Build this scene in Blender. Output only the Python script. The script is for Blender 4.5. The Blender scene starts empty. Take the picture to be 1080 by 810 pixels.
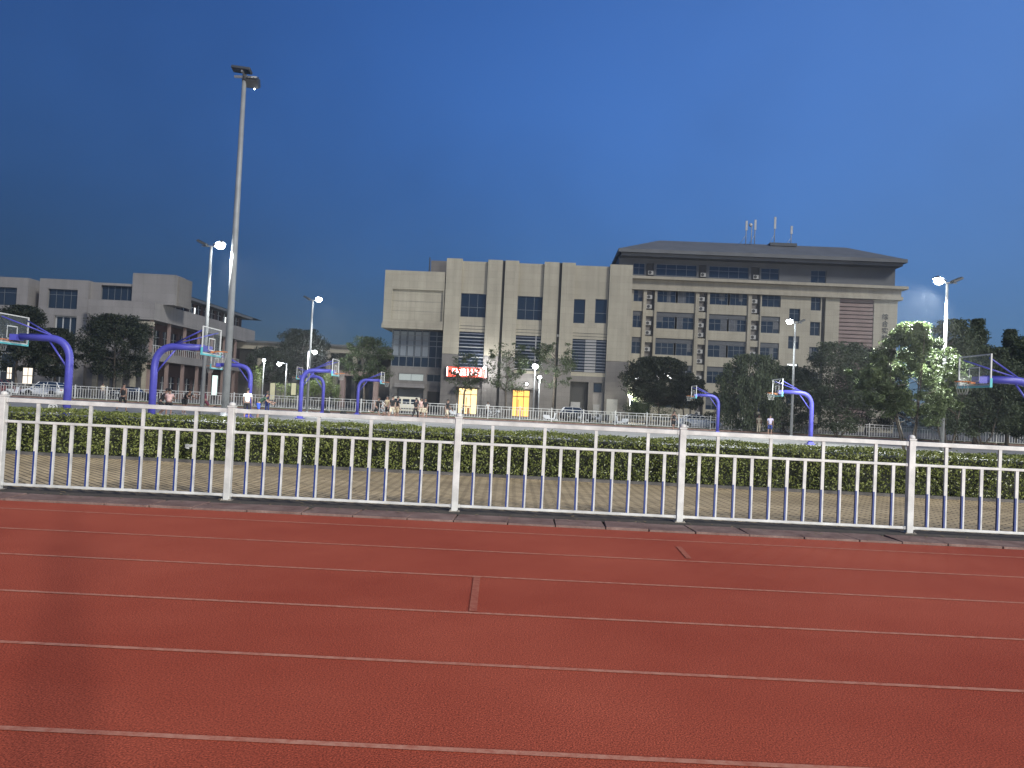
import bpy, bmesh, math, random
from mathutils import Vector, Matrix, Quaternion
R = math.radians
SC = bpy.context.scene
COL = SC.collection

# ------------------------------------------------------------------ camera
FPX, PW, PH = 811.0, 1080.0, 810.0
EYE = Vector((0.0, 0.0, 1.55))
PITCH = math.atan(22.0 / FPX)
ROLL = math.atan(0.0485)
_fwd = Vector((0, math.cos(PITCH), math.sin(PITCH)))
_up0 = Vector((0, -math.sin(PITCH), math.cos(PITCH)))
_x0 = Vector((1, 0, 0))
_right = _x0 * math.cos(ROLL) + _up0 * math.sin(ROLL)
_up = -_x0 * math.sin(ROLL) + _up0 * math.cos(ROLL)
cam = bpy.data.cameras.new('camera')
cam.sensor_fit = 'HORIZONTAL'
cam.sensor_width = 36.0
cam.lens = 36.0 * FPX / PW
cam.clip_start = 0.05
cam.clip_end = 3000
camo = bpy.data.objects.new('camera', cam)
COL.objects.link(camo)
m = Matrix.Identity(4)
for i, v in enumerate((_right, _up, -_fwd)):
    m[0][i], m[1][i], m[2][i] = v.x, v.y, v.z
m.translation = EYE
camo.matrix_world = m
SC.camera = camo

# ------------------------------------------------------------------ light
SUN_EL, SUN_AZ = 36.0, 138.0        # azimuth clockwise from +Y (behind the camera, to the right)
SKY_STR = 0.10
STADIUM_W = 190000.0
SKY_LOW = 0.34
SKY_HAZE = (0.62, 1.05, 1.72, 1)
w = bpy.data.worlds.new('World')
SC.world = w
w.use_nodes = True
nt = w.node_tree
nt.nodes.clear()
sky = nt.nodes.new('ShaderNodeTexSky')
sky.sky_type = 'NISHITA'
sky.sun_disc = False
sky.sun_elevation = R(9.0)
sky.sun_rotation = R(-SUN_AZ)
sky.altitude = 0
sky.air_density = 1.0
sky.dust_density = 0.3
sky.ozone_density = 4.0
bg = nt.nodes.new('ShaderNodeBackground')
bg.inputs[1].default_value = SKY_STR
wo = nt.nodes.new('ShaderNodeOutputWorld')
tint = nt.nodes.new('ShaderNodeMix')
tint.data_type = 'RGBA'
tint.blend_type = 'MULTIPLY'
tint.inputs['Factor'].default_value = 1.0
tint.inputs[7].default_value = (0.35, 0.475, 0.745, 1)
# thin dusk cloud: darker towards the horizon and the east, paler and thicker towards the west
gc = nt.nodes.new('ShaderNodeTexCoord')
sx = nt.nodes.new('ShaderNodeSeparateXYZ')
nt.links.new(gc.outputs['Generated'], sx.inputs[0])
cn = nt.nodes.new('ShaderNodeTexNoise')
cn.inputs['Scale'].default_value = 1.7; cn.inputs['Detail'].default_value = 5; cn.inputs['Roughness'].default_value = 0.5
nt.links.new(gc.outputs['Generated'], cn.inputs['Vector'])
def mrange(src, a, b, c, d):
    k = nt.nodes.new('ShaderNodeMapRange'); k.interpolation_type = 'SMOOTHSTEP'
    for i, v in zip(('From Min', 'From Max', 'To Min', 'To Max'), (a, b, c, d)): k.inputs[i].default_value = v
    nt.links.new(src, k.inputs['Value']); return k.outputs[0]
def fmath(op, a, b):
    k = nt.nodes.new('ShaderNodeMath'); k.operation = op
    for i, v in enumerate((a, b)):
        if isinstance(v, (int, float)): k.inputs[i].default_value = v
        else: nt.links.new(v, k.inputs[i])
    return k.outputs[0]
vz = mrange(sx.outputs[2], 0.0, 0.5, SKY_LOW, 1.0)
vx = mrange(sx.outputs[0], -0.65, 0.75, 0.82, 1.25)
vn = mrange(cn.outputs['Fac'], 0.32, 0.68, 0.84, 1.18)
fac = fmath('MULTIPLY', fmath('MULTIPLY', vz, vx), vn)
sc_ = nt.nodes.new('ShaderNodeVectorMath'); sc_.operation = 'SCALE'
nt.links.new(fac, sc_.inputs['Scale'])
hz = nt.nodes.new('ShaderNodeMix'); hz.data_type = 'RGBA'
hz.inputs[7].default_value = SKY_HAZE
nt.links.new(mrange(sx.outputs[0], -0.2, 0.9, 0.0, 0.5), hz.inputs['Factor'])
nt.links.new(sky.outputs[0], tint.inputs[6])
nt.links.new(tint.outputs[2], sc_.inputs[0])
nt.links.new(sc_.outputs[0], hz.inputs[6])
nt.links.new(hz.outputs[2], bg.inputs[0])
nt.links.new(bg.outputs[0], wo.inputs[0])

sl = bpy.data.lights.new('floodlit_sun', 'SUN')
sl.energy = 1.55
sl.angle = R(9)
sl.color = (1.0, 0.97, 0.90)
slo = bpy.data.objects.new('sun', sl)
COL.objects.link(slo)
sd = Vector((math.sin(R(SUN_AZ)) * math.cos(R(SUN_EL)), math.cos(R(SUN_AZ)) * math.cos(R(SUN_EL)), math.sin(R(SUN_EL))))
slo.rotation_euler = (-sd).to_track_quat('-Z', 'Y').to_euler()
slo.location = sd * 60

SC.view_settings.view_transform = 'Standard'
SC.view_settings.look = 'None'
SC.view_settings.gamma = 1.0
SC.view_settings.use_curve_mapping = False
SC.view_settings.exposure = 1.0
SC.cycles.max_bounces = 6
SC.cycles.transparent_max_bounces = 12
SC.cycles.use_denoising = True
SC.cycles.sample_clamp_indirect = 4.0

# ------------------------------------------------------------------ helpers
def ray(px, py):
    return _right * ((px - PW / 2) / FPX) + _up * ((PH / 2 - py) / FPX) + _fwd

def at(px, py, Y):
    d = ray(px, py)
    return EYE + d * (Y / d.y)

def horizon(px):
    return 427.0 - (540.0 - px) * 0.0485

def gx(px, Y):
    """world x of a point standing at depth Y under photo column px (at eye level)"""
    return at(px, horizon(px), Y).x

class MB:
    def __init__(s):
        s.v, s.f, s.mi, s.sm = [], [], [], []
    def add(s, vs, fs, m=0, smooth=False):
        b = len(s.v)
        s.v.extend([tuple(x) for x in vs])
        for f in fs:
            s.f.append([b + i for i in f]); s.mi.append(m); s.sm.append(smooth)
    def box(s, x0, x1, y0, y1, z0, z1, m=0):
        s.add([(x0, y0, z0), (x1, y0, z0), (x1, y1, z0), (x0, y1, z0), (x0, y0, z1), (x1, y0, z1), (x1, y1, z1), (x0, y1, z1)],
              [(0, 3, 2, 1), (4, 5, 6, 7), (0, 1, 5, 4), (1, 2, 6, 5), (2, 3, 7, 6), (3, 0, 4, 7)], m)
    def obox(s, c, sz, rot, m=0):
        hx, hy, hz = sz[0] / 2, sz[1] / 2, sz[2] / 2
        c = Vector(c)
        pts = [c + rot @ Vector(p) for p in ((-hx, -hy, -hz), (hx, -hy, -hz), (hx, hy, -hz), (-hx, hy, -hz), (-hx, -hy, hz), (hx, -hy, hz), (hx, hy, hz), (-hx, hy, hz))]
        s.add(pts, [(0, 3, 2, 1), (4, 5, 6, 7), (0, 1, 5, 4), (1, 2, 6, 5), (2, 3, 7, 6), (3, 0, 4, 7)], m)
    def quad(s, a, b, c, d, m=0):
        s.add([a, b, c, d], [(0, 1, 2, 3)], m)
    def tube(s, pts, rad, n=8, m=0, cap=True, smooth=True):
        pts = [Vector(p) for p in pts]
        if not isinstance(rad, (list, tuple)): rad = [rad] * len(pts)
        t0 = (pts[1] - pts[0]).normalized()
        up = Vector((0, 0, 1)) if abs(t0.z) < 0.9 else Vector((1, 0, 0))
        nrm = t0.cross(up).normalized()
        vs, fs = [], []
        prev = t0
        for i, p in enumerate(pts):
            if i == 0: t = t0
            elif i == len(pts) - 1: t = (pts[i] - pts[i - 1]).normalized()
            else: t = ((pts[i] - pts[i - 1]).normalized() + (pts[i + 1] - pts[i]).normalized()).normalized()
            q = prev.rotation_difference(t)
            nrm = (q @ nrm).normalized()
            prev = t
            bn = t.cross(nrm)
            for k in range(n):
                a = 2 * math.pi * k / n
                vs.append(p + (nrm * math.cos(a) + bn * math.sin(a)) * rad[i])
        for i in range(len(pts) - 1):
            for k in range(n):
                a, b = i * n + k, i * n + (k + 1) % n
                fs.append((a, b, b + n, a + n))
        s.add(vs, fs, m, smooth)
        if cap:
            b = len(s.v) - len(vs)
            s.f.append([b + k for k in range(n)][::-1]); s.mi.append(m); s.sm.append(False)
            e = b + (len(pts) - 1) * n
            s.f.append([e + k for k in range(n)]); s.mi.append(m); s.sm.append(False)
    def lathe(s, prof, n=16, c=(0, 0, 0), m=0, smooth=True):
        vs, fs = [], []
        for r, z in prof:
            for k in range(n):
                a = 2 * math.pi * k / n
                vs.append((c[0] + r * math.cos(a), c[1] + r * math.sin(a), c[2] + z))
        for i in range(len(prof) - 1):
            for k in range(n):
                a, b = i * n + k, i * n + (k + 1) % n
                fs.append((a, b, b + n, a + n))
        fs.append(tuple(range(n))[::-1])
        fs.append(tuple((len(prof) - 1) * n + k for k in range(n)))
        s.add(vs, fs, m, smooth)
    def prism(s, poly, y0, y1, m=0, axis='y'):
        """polygon in (a, z) extruded along axis"""
        n = len(poly)
        if axis == 'y':
            vs = [(a, y0, z) for a, z in poly] + [(a, y1, z) for a, z in poly]
        elif axis == 'x':
            vs = [(y0, a, z) for a, z in poly] + [(y1, a, z) for a, z in poly]
        else:
            vs = [(a, b, y0) for a, b in poly] + [(a, b, y1) for a, b in poly]
        fs = [tuple(range(n)), tuple(range(2 * n - 1, n - 1, -1))]
        for i in range(n):
            j = (i + 1) % n
            fs.append((i, i + n, j + n, j))
        s.add(vs, fs, m)
    def sphere(s, c, r, n=10, m=0, sx=1, sy=1, sz=1):
        prof = [(max(1e-4, math.sin(math.pi * i / (n // 2 + 1))) , -math.cos(math.pi * i / (n // 2 + 1))) for i in range(n // 2 + 2)]
        vs, fs = [], []
        for rr, z in prof:
            for k in range(n):
                a = 2 * math.pi * k / n
                vs.append((c[0] + r * sx * rr * math.cos(a), c[1] + r * sy * rr * math.sin(a), c[2] + r * sz * z))
        for i in range(len(prof) - 1):
            for k in range(n):
                a, b = i * n + k, i * n + (k + 1) % n
                fs.append((a, b, b + n, a + n))
        s.add(vs, fs, m, True)
    def mesh(s, name, mats, fix=True):
        me = bpy.data.meshes.new(name)
        me.from_pydata(s.v, [], s.f)
        for mt in (mats if isinstance(mats, (list, tuple)) else [mats]):
            me.materials.append(mt)
        me.polygons.foreach_set('material_index', s.mi)
        me.polygons.foreach_set('use_smooth', s.sm)
        if fix:
            bm = bmesh.new(); bm.from_mesh(me)
            bmesh.ops.recalc_face_normals(bm, faces=bm.faces)
            bm.to_mesh(me); bm.free()
        me.update()
        return me
    def obj(s, name, mats, parent=None, loc=None, rz=0, bevel=0, fix=True):
        o = bpy.data.objects.new(name, s.mesh(name, mats, fix))
        COL.objects.link(o)
        if parent: o.parent = parent
        if loc is not None: o.location = loc
        if rz: o.rotation_euler = (0, 0, rz)
        if bevel:
            b = o.modifiers.new('bevel', 'BEVEL'); b.width = bevel; b.segments = 2; b.limit_method = 'ANGLE'
        return o

def tag(o, label=None, cat=None, group=None, kind=None):
    if label: o['label'] = label
    if cat: o['category'] = cat
    if group: o['group'] = group
    if kind: o['kind'] = kind
    return o

def thing(name, label, cat, loc=(0, 0, 0), rz=0, group=None):
    o = bpy.data.objects.new(name, None)
    COL.objects.link(o)
    o.empty_display_size = 0.2
    o.location = loc
    o.rotation_euler = (0, 0, rz)
    return tag(o, label, cat, group)

def dup(root, loc, rz, label, group=None, scale=None):
    r = root.copy(); COL.objects.link(r)
    r.location = loc; r.rotation_euler = (0, 0, rz)
    if scale: r.scale = scale
    r['label'] = label
    if group: r['group'] = group
    for ch in list(root.children):
        c = ch.copy(); COL.objects.link(c); c.parent = r
        for g in list(ch.children):
            d = g.copy(); COL.objects.link(d); d.parent = c
    return r

def struct(o):
    o['kind'] = 'structure'
    return o

# ------------------------------------------------------------------ materials
def mat(name, col, rough=0.6, metal=0.0, spec=0.5, emit=None, estr=0.0, noise=None, bump=None, alpha=None, coords='Object', trans=0.0):
    """noise = (scale, amount, detail): value mottling of the base colour; bump = (scale, strength)"""
    mt = bpy.data.materials.new(name)
    mt.use_nodes = True
    n, l = mt.node_tree.nodes, mt.node_tree.links
    p = n['Principled BSDF']
    p.inputs['Base Color'].default_value = (*col, 1)
    p.inputs['Roughness'].default_value = rough
    p.inputs['Metallic'].default_value = metal
    p.inputs['Specular IOR Level'].default_value = spec
    if trans: p.inputs['Transmission Weight'].default_value = trans
    if emit:
        p.inputs['Emission Color'].default_value = (*emit, 1)
        p.inputs['Emission Strength'].default_value = estr
    if alpha is not None: p.inputs['Alpha'].default_value = alpha
    if noise or bump:
        tc = n.new('ShaderNodeTexCoord')
    if noise:
        nz = n.new('ShaderNodeTexNoise')
        nz.inputs['Scale'].default_value = noise[0]
        nz.inputs['Detail'].default_value = noise[2] if len(noise) > 2 else 4
        l.new(tc.outputs[coords], nz.inputs['Vector'])
        rp = n.new('ShaderNodeMapRange')
        rp.inputs['From Min'].default_value = 0.3; rp.inputs['From Max'].default_value = 0.7
        rp.inputs['To Min'].default_value = 1 - noise[1]; rp.inputs['To Max'].default_value = 1 + noise[1]
        l.new(nz.outputs['Fac'], rp.inputs['Value'])
        mx = n.new('ShaderNodeVectorMath'); mx.operation = 'SCALE'
        mx.inputs[0].default_value = col
        l.new(rp.outputs[0], mx.inputs['Scale'])
        l.new(mx.outputs[0], p.inputs['Base Color'])
    if bump:
        bz = n.new('ShaderNodeTexNoise'); bz.inputs['Scale'].default_value = bump[0]; bz.inputs['Detail'].default_value = 3
        l.new(tc.outputs[coords], bz.inputs['Vector'])
        bp = n.new('ShaderNodeBump'); bp.inputs['Strength'].default_value = bump[1]; bp.inputs['Distance'].default_value = 0.02
        l.new(bz.outputs['Fac'], bp.inputs['Height'])
        l.new(bp.outputs[0], p.inputs['Normal'])
    return mt

def emis(name, col, s):
    return mat(name, (0.02, 0.02, 0.02), emit=col, estr=s)

M = {}
def facade_mat(name, col, bw=1.2, rh=0.9):
    mt = bpy.data.materials.new(name); mt.use_nodes = True
    n, l = mt.node_tree.nodes, mt.node_tree.links
    p = n['Principled BSDF']; p.inputs['Roughness'].default_value = 0.85; p.inputs['Specular IOR Level'].default_value = 0.3
    tc = n.new('ShaderNodeTexCoord')
    sep = n.new('ShaderNodeSeparateXYZ'); l.new(tc.outputs['Object'], sep.inputs[0])
    ad = n.new('ShaderNodeMath'); ad.operation = 'ADD'; l.new(sep.outputs[0], ad.inputs[0]); l.new(sep.outputs[1], ad.inputs[1])
    cb = n.new('ShaderNodeCombineXYZ'); l.new(ad.outputs[0], cb.inputs[0]); l.new(sep.outputs[2], cb.inputs[1])
    br = n.new('ShaderNodeTexBrick'); br.offset = 0.0
    br.inputs['Scale'].default_value = 1.0; br.inputs['Brick Width'].default_value = bw; br.inputs['Row Height'].default_value = rh
    br.inputs['Mortar Size'].default_value = 0.012
    br.inputs['Color1'].default_value = (0.96, 0.96, 0.96, 1); br.inputs['Color2'].default_value = (1.05, 1.05, 1.05, 1); br.inputs['Mortar'].default_value = (0.72, 0.72, 0.72, 1)
    l.new(cb.outputs[0], br.inputs['Vector'])
    def nz(scale, sc3, lo, hi, det=5):
        mp = n.new('ShaderNodeMapping'); mp.inputs['Scale'].default_value = sc3; l.new(tc.outputs['Object'], mp.inputs['Vector'])
        t = n.new('ShaderNodeTexNoise'); t.inputs['Scale'].default_value = scale; t.inputs['Detail'].default_value = det; l.new(mp.outputs[0], t.inputs['Vector'])
        r = n.new('ShaderNodeMapRange'); r.inputs['From Min'].default_value = 0.3; r.inputs['From Max'].default_value = 0.7
        r.inputs['To Min'].default_value = lo; r.inputs['To Max'].default_value = hi; l.new(t.outputs['Fac'], r.inputs['Value']); return r.outputs[0]
    a = nz(0.25, (1, 1, 1), 0.92, 1.08); b = nz(1.0, (1.6, 1.6, 0.10), 0.88, 1.06, 7)
    m1 = n.new('ShaderNodeMath'); m1.operation = 'MULTIPLY'; l.new(a, m1.inputs[0]); l.new(b, m1.inputs[1])
    v1 = n.new('ShaderNodeVectorMath'); v1.operation = 'SCALE'; l.new(br.outputs['Color'], v1.inputs[0]); l.new(m1.outputs[0], v1.inputs['Scale'])
    v2 = n.new('ShaderNodeVectorMath'); v2.operation = 'MULTIPLY'; l.new(v1.outputs[0], v2.inputs[0]); v2.inputs[1].default_value = col
    l.new(v2.outputs[0], p.inputs['Base Color'])
    return mt
M['white_metal'] = mat('white_painted_metal', (0.50, 0.495, 0.47), 0.5, noise=(5, 0.22, 9))
M['dirty_metal'] = mat('grimy_painted_metal', (0.24, 0.215, 0.18), 0.7, noise=(18, 0.45, 9))
M['blue_film'] = mat('blue_reflective_film', (0.008, 0.030, 0.16), 0.5)
M['grey_metal'] = mat('galvanised_metal', (0.33, 0.34, 0.35), 0.5, 0.3, noise=(3, 0.12))
M['dark_metal'] = mat('dark_metal', (0.05, 0.055, 0.06), 0.5, 0.2)
M['purple'] = mat('purple_blue_paint', (0.068, 0.068, 0.36), 0.45, noise=(4, 0.12))
M['orange'] = mat('orange_paint', (0.50, 0.16, 0.04), 0.5)
M['teal'] = mat('teal_padding', (0.10, 0.42, 0.45), 0.6)
M['net'] = mat('white_net_cord', (0.35, 0.35, 0.33), 0.9)
M['board_glass'] = mat('backboard_glass', (0.55, 0.62, 0.65), 0.08, alpha=0.05)
M['white_paint'] = mat('white_paint', (0.50, 0.50, 0.48), 0.6)
M['far_rail'] = mat('weathered_white_rail', (0.52, 0.52, 0.50), 0.5, noise=(0.8, 0.2))
M['stone'] = facade_mat('beige_facade_stone', (0.315, 0.290, 0.228))
M['stone2'] = facade_mat('beige_facade_render', (0.29, 0.265, 0.21))
M['stone_dark'] = facade_mat('grey_granite_base', (0.155, 0.145, 0.135), 1.2, 0.6)
M['groove'] = mat('dark_joint', (0.035, 0.035, 0.035), 0.8)
M['glass'] = mat('dark_window_glass', (0.012, 0.022, 0.040), 0.03, spec=0.55)
M['frame'] = mat('grey_window_frame', (0.10, 0.11, 0.12), 0.5)
M['frame_light'] = mat('pale_window_frame', (0.35, 0.36, 0.36), 0.5)
M['louver'] = mat('grey_louver_blade', (0.24, 0.24, 0.24), 0.55)
M['louver_dark'] = mat('blue_grey_louver_blade', (0.10, 0.11, 0.14), 0.45)
M['roof_grey'] = mat('grey_roof_cladding', (0.095, 0.10, 0.105), 0.7, noise=(0.5, 0.12))
M['attic'] = mat('dark_attic_cladding', (0.055, 0.06, 0.068), 0.6, noise=(0.6, 0.15))
M['ac'] = mat('white_appliance', (0.30, 0.30, 0.285), 0.5)
M['black'] = mat('black_plastic', (0.012, 0.012, 0.013), 0.5)
M['brown'] = mat('red_brown_cladding', (0.075, 0.045, 0.04), 0.8, noise=(0.7, 0.2))
M['pinkwall'] = mat('dull_pink_plaster', (0.20, 0.145, 0.13), 0.85, noise=(0.6, 0.1))
M['greywall'] = facade_mat('grey_plaster_wall', (0.205, 0.195, 0.19), 2.4, 1.2)
# ------------------------------------------------------------------ ground
def sheet(name, x0, x1, y0, y1, z, mt, sub=1):
    mb = MB(); mb.quad((x0, y0, z), (x1, y0, z), (x1, y1, z), (x0, y1, z))
    return struct(mb.obj(name, mt))

def ground_mat(name, c1, c2, scale, rough=0.9, speck=None, spec=0.3, bump=(180, 0.35)):
    mt = bpy.data.materials.new(name); mt.use_nodes = True
    n, l = mt.node_tree.nodes, mt.node_tree.links
    p = n['Principled BSDF']; p.inputs['Roughness'].default_value = rough; p.inputs['Specular IOR Level'].default_value = spec
    tc = n.new('ShaderNodeTexCoord')
    nz = n.new('ShaderNodeTexNoise'); nz.inputs['Scale'].default_value = scale; nz.inputs['Detail'].default_value = 8; nz.inputs['Roughness'].default_value = 0.6
    l.new(tc.outputs['Object'], nz.inputs['Vector'])
    cr = n.new('ShaderNodeValToRGB')
    cr.color_ramp.elements[0].position = 0.34; cr.color_ramp.elements[0].color = (*c1, 1)
    cr.color_ramp.elements[1].position = 0.68; cr.color_ramp.elements[1].color = (*c2, 1)
    l.new(nz.outputs['Fac'], cr.inputs['Fac'])
    out = cr.outputs[0]
    if speck:
        sp = n.new('ShaderNodeTexNoise'); sp.inputs['Scale'].default_value = speck[0]; sp.inputs['Detail'].default_value = 2
        l.new(tc.outputs['Object'], sp.inputs['Vector'])
        mr = n.new('ShaderNodeMapRange'); mr.inputs['From Min'].default_value = 0.3; mr.inputs['From Max'].default_value = 0.7
        mr.inputs['To Min'].default_value = 1 - speck[1]; mr.inputs['To Max'].default_value = 1 + speck[1]
        l.new(sp.outputs['Fac'], mr.inputs['Value'])
        vm = n.new('ShaderNodeVectorMath'); vm.operation = 'SCALE'
        l.new(out, vm.inputs[0]); l.new(mr.outputs[0], vm.inputs['Scale'])
        out = vm.outputs[0]
    l.new(out, p.inputs['Base Color'])
    if bump:
        bz = n.new('ShaderNodeTexNoise'); bz.inputs['Scale'].default_value = bump[0]; bz.inputs['Detail'].default_value = 2
        l.new(tc.outputs['Object'], bz.inputs['Vector'])
        bp = n.new('ShaderNodeBump'); bp.inputs['Strength'].default_value = bump[1]; bp.inputs['Distance'].default_value = 0.004
        l.new(bz.outputs['Fac'], bp.inputs['Height']); l.new(bp.outputs[0], p.inputs['Normal'])
    return mt

def line_mat(name, paint, under, wear, scale=9):
    mt = bpy.data.materials.new(name); mt.use_nodes = True
    n, l = mt.node_tree.nodes, mt.node_tree.links
    p = n['Principled BSDF']; p.inputs['Roughness'].default_value = 0.85; p.inputs['Specular IOR Level'].default_value = 0.2
    tc = n.new('ShaderNodeTexCoord')
    nz = n.new('ShaderNodeTexNoise'); nz.inputs['Scale'].default_value = scale; nz.inputs['Detail'].default_value = 10; nz.inputs['Roughness'].default_value = 0.75
    l.new(tc.outputs['Object'], nz.inputs['Vector'])
    cr = n.new('ShaderNodeValToRGB')
    cr.color_ramp.elements[0].position = wear - 0.12; cr.color_ramp.elements[0].color = (*under, 1)
    cr.color_ramp.elements[1].position = wear + 0.14; cr.color_ramp.elements[1].color = (*paint, 1)
    l.new(nz.outputs['Fac'], cr.inputs['Fac']); l.new(cr.outputs[0], p.inputs['Base Color'])
    return mt

def paver_mat():
    mt = bpy.data.materials.new('tan_pavers'); mt.use_nodes = True
    n, l = mt.node_tree.nodes, mt.node_tree.links
    p = n['Principled BSDF']; p.inputs['Roughness'].default_value = 0.9; p.inputs['Specular IOR Level'].default_value = 0.25
    tc = n.new('ShaderNodeTexCoord')
    mp = n.new('ShaderNodeMapping'); mp.inputs['Rotation'].default_value = (0, 0, R(45))
    l.new(tc.outputs['Object'], mp.inputs['Vector'])
    br = n.new('ShaderNodeTexBrick')
    br.inputs['Scale'].default_value = 1.0
    br.inputs['Brick Width'].default_value = 0.24; br.inputs['Row Height'].default_value = 0.12
    br.inputs['Mortar Size'].default_value = 0.014
    br.inputs['Color1'].default_value = (0.46, 0.35, 0.20, 1); br.inputs['Color2'].default_value = (0.58, 0.45, 0.265, 1)
    br.inputs['Mortar'].default_value = (0.12, 0.09, 0.052, 1)
    l.new(mp.outputs[0], br.inputs['Vector'])
    nz = n.new('ShaderNodeTexNoise'); nz.inputs['Scale'].default_value = 0.8; nz.inputs['Detail'].default_value = 8
    l.new(tc.outputs['Object'], nz.inputs['Vector'])
    mr = n.new('ShaderNodeMapRange'); mr.inputs['From Min'].default_value = 0.3; mr.inputs['From Max'].default_value = 0.7
    mr.inputs['To Min'].default_value = 0.78; mr.inputs['To Max'].default_value = 1.2
    l.new(nz.outputs['Fac'], mr.inputs['Value'])
    vm = n.new('ShaderNodeVectorMath'); vm.operation = 'SCALE'
    l.new(br.outputs['Color'], vm.inputs[0]); l.new(mr.outputs[0], vm.inputs['Scale'])
    l.new(vm.outputs[0], p.inputs['Base Color'])
    bp = n.new('ShaderNodeBump'); bp.inputs['Strength'].default_value = 0.5; bp.inputs['Distance'].default_value = 0.005; bp.invert = True
    l.new(br.outputs['Fac'], bp.inputs['Height']); l.new(bp.outputs[0], p.inputs['Normal'])
    return mt

TRACK_RED, TRACK_RED2 = (0.295, 0.050, 0.024), (0.395, 0.083, 0.043)
M['track'] = ground_mat('red_track_rubber', TRACK_RED, TRACK_RED2, 0.35, 0.9, speck=(105, 0.55), spec=0.2, bump=(120, 1.0))
M['court'] = ground_mat('grey_court_concrete', (0.20, 0.195, 0.185), (0.29, 0.285, 0.27), 0.25, 0.75, speck=(14, 0.08))
M['asphalt'] = ground_mat('road_asphalt', (0.045, 0.045, 0.047), (0.065, 0.065, 0.066), 0.4, 0.85, speck=(40, 0.15))
M['soil'] = ground_mat('soil_and_lawn', (0.020, 0.026, 0.013), (0.040, 0.048, 0.022), 0.5, 0.95)
M['concrete'] = ground_mat('grey_concrete', (0.085, 0.08, 0.075), (0.14, 0.13, 0.12), 1.2, 0.9, speck=(60, 0.15))
M['kerb'] = ground_mat('dusty_kerb_stone', (0.13, 0.075, 0.062), (0.23, 0.155, 0.13), 3.0, 0.9, speck=(50, 0.2))
M['pavers'] = paver_mat()
M['track_line'] = line_mat('worn_track_paint', (0.50, 0.23, 0.155), (0.36, 0.095, 0.055), 0.45, 14)
M['track_tick'] = line_mat('faded_track_paint', (0.40, 0.14, 0.085), (0.30, 0.07, 0.042), 0.5, 14)
M['court_line'] = line_mat('worn_court_paint', (0.6, 0.6, 0.58), (0.32, 0.31, 0.30), 0.42, 6)

sheet('ground', -900, 900, -300, 1500, -0.012, M['soil'])
sheet('running_track', -120, 120, -60, 9.98, 0.0, M['track'])
mb = MB()
for y in (-0.1, 1.1, 2.3, 3.47, 4.60, 5.72, 6.92, 8.11, 9.36):
    mb.quad((-120, y - 0.021, 0.004), (120, y - 0.021, 0.004), (120, y + 0.021, 0.004), (-120, y + 0.021, 0.004))
struct(mb.obj('track_lane_lines', M['track_line']))
mb = MB()
a, b = at(499, 640, 5.76), at(503, 608, 6.88)
mb.quad((a.x - 0.03, 5.76, 0.006), (a.x + 0.03, 5.76, 0.006), (b.x + 0.03, 6.88, 0.006), (b.x - 0.03, 6.88, 0.006))
a, b = at(726, 582, 8.3), at(719, 574, 8.8)
mb.quad((a.x - 0.03, 8.25, 0.006), (a.x + 0.03, 8.25, 0.006), (b.x + 0.03, 8.95, 0.006), (b.x - 0.03, 8.95, 0.006))
struct(mb.obj('track_tick_marks', M['track_tick']))
# kerb stones between track and fence
rnd = random.Random(4)
mb = MB(); x = -40.0
while x < 40:
    L = rnd.uniform(0.55, 0.72)
    h = 0.024 + rnd.uniform(-0.004, 0.004)
    y0 = 9.99 + rnd.uniform(0, 0.03)
    sk = rnd.uniform(-0.05, 0.05)
    mb.prism([(x + 0.006, y0), (x + L - 0.006, y0 + rnd.uniform(-0.01, 0.01)), (x + L - 0.006 + sk, 10.56), (x + 0.006 + sk, 10.56)], -0.05, h, axis='z')
    x += L
struct(mb.obj('track_kerb', M['kerb'], bevel=0.006))
mb = MB(); mb.box(-60, 60, 10.58, 11.25, -0.3, 0.012)
struct(mb.obj('fence_footing_strip', ground_mat('dark_brown_footing', (0.045, 0.038, 0.032), (0.085, 0.072, 0.06), 2.0, 0.95, speck=(60, 0.2))))  # darker brown than the kerb and pavement beside it
sheet('pavement', -90, 90, 11.25, 16.6, 0.0, M['pavers'])
mb = MB(); mb.box(-90, 90, 16.3, 16.42, -0.2, 0.06)
struct(mb.obj('pavement_kerb', M['concrete'], bevel=0.008))
sheet('planting_bed', -90, 90, 16.42, 18.4, -0.004, M['soil'])
sheet('basketball_court_surface', -110, 110, 18.4, 72.5, 0.0, M['court'])
mb = MB(); mb.box(-110, 110, 72.5, 72.75, -0.2, 0.14)
struct(mb.obj('court_kerb', M['kerb'], bevel=0.01))
sheet('verge', -110, 110, 72.75, 78.5, 0.02, M['soil'])
mb = MB(); mb.box(-200, 200, 78.5, 78.75, -0.2, 0.13)
struct(mb.obj('road_kerb', M['concrete'], bevel=0.01))
sheet('road', -300, 300, 78.75, 94, -0.002, M['asphalt'])
sheet('forecourt', -300, 300, 94, 150, 0.002, M['concrete'])
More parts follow.
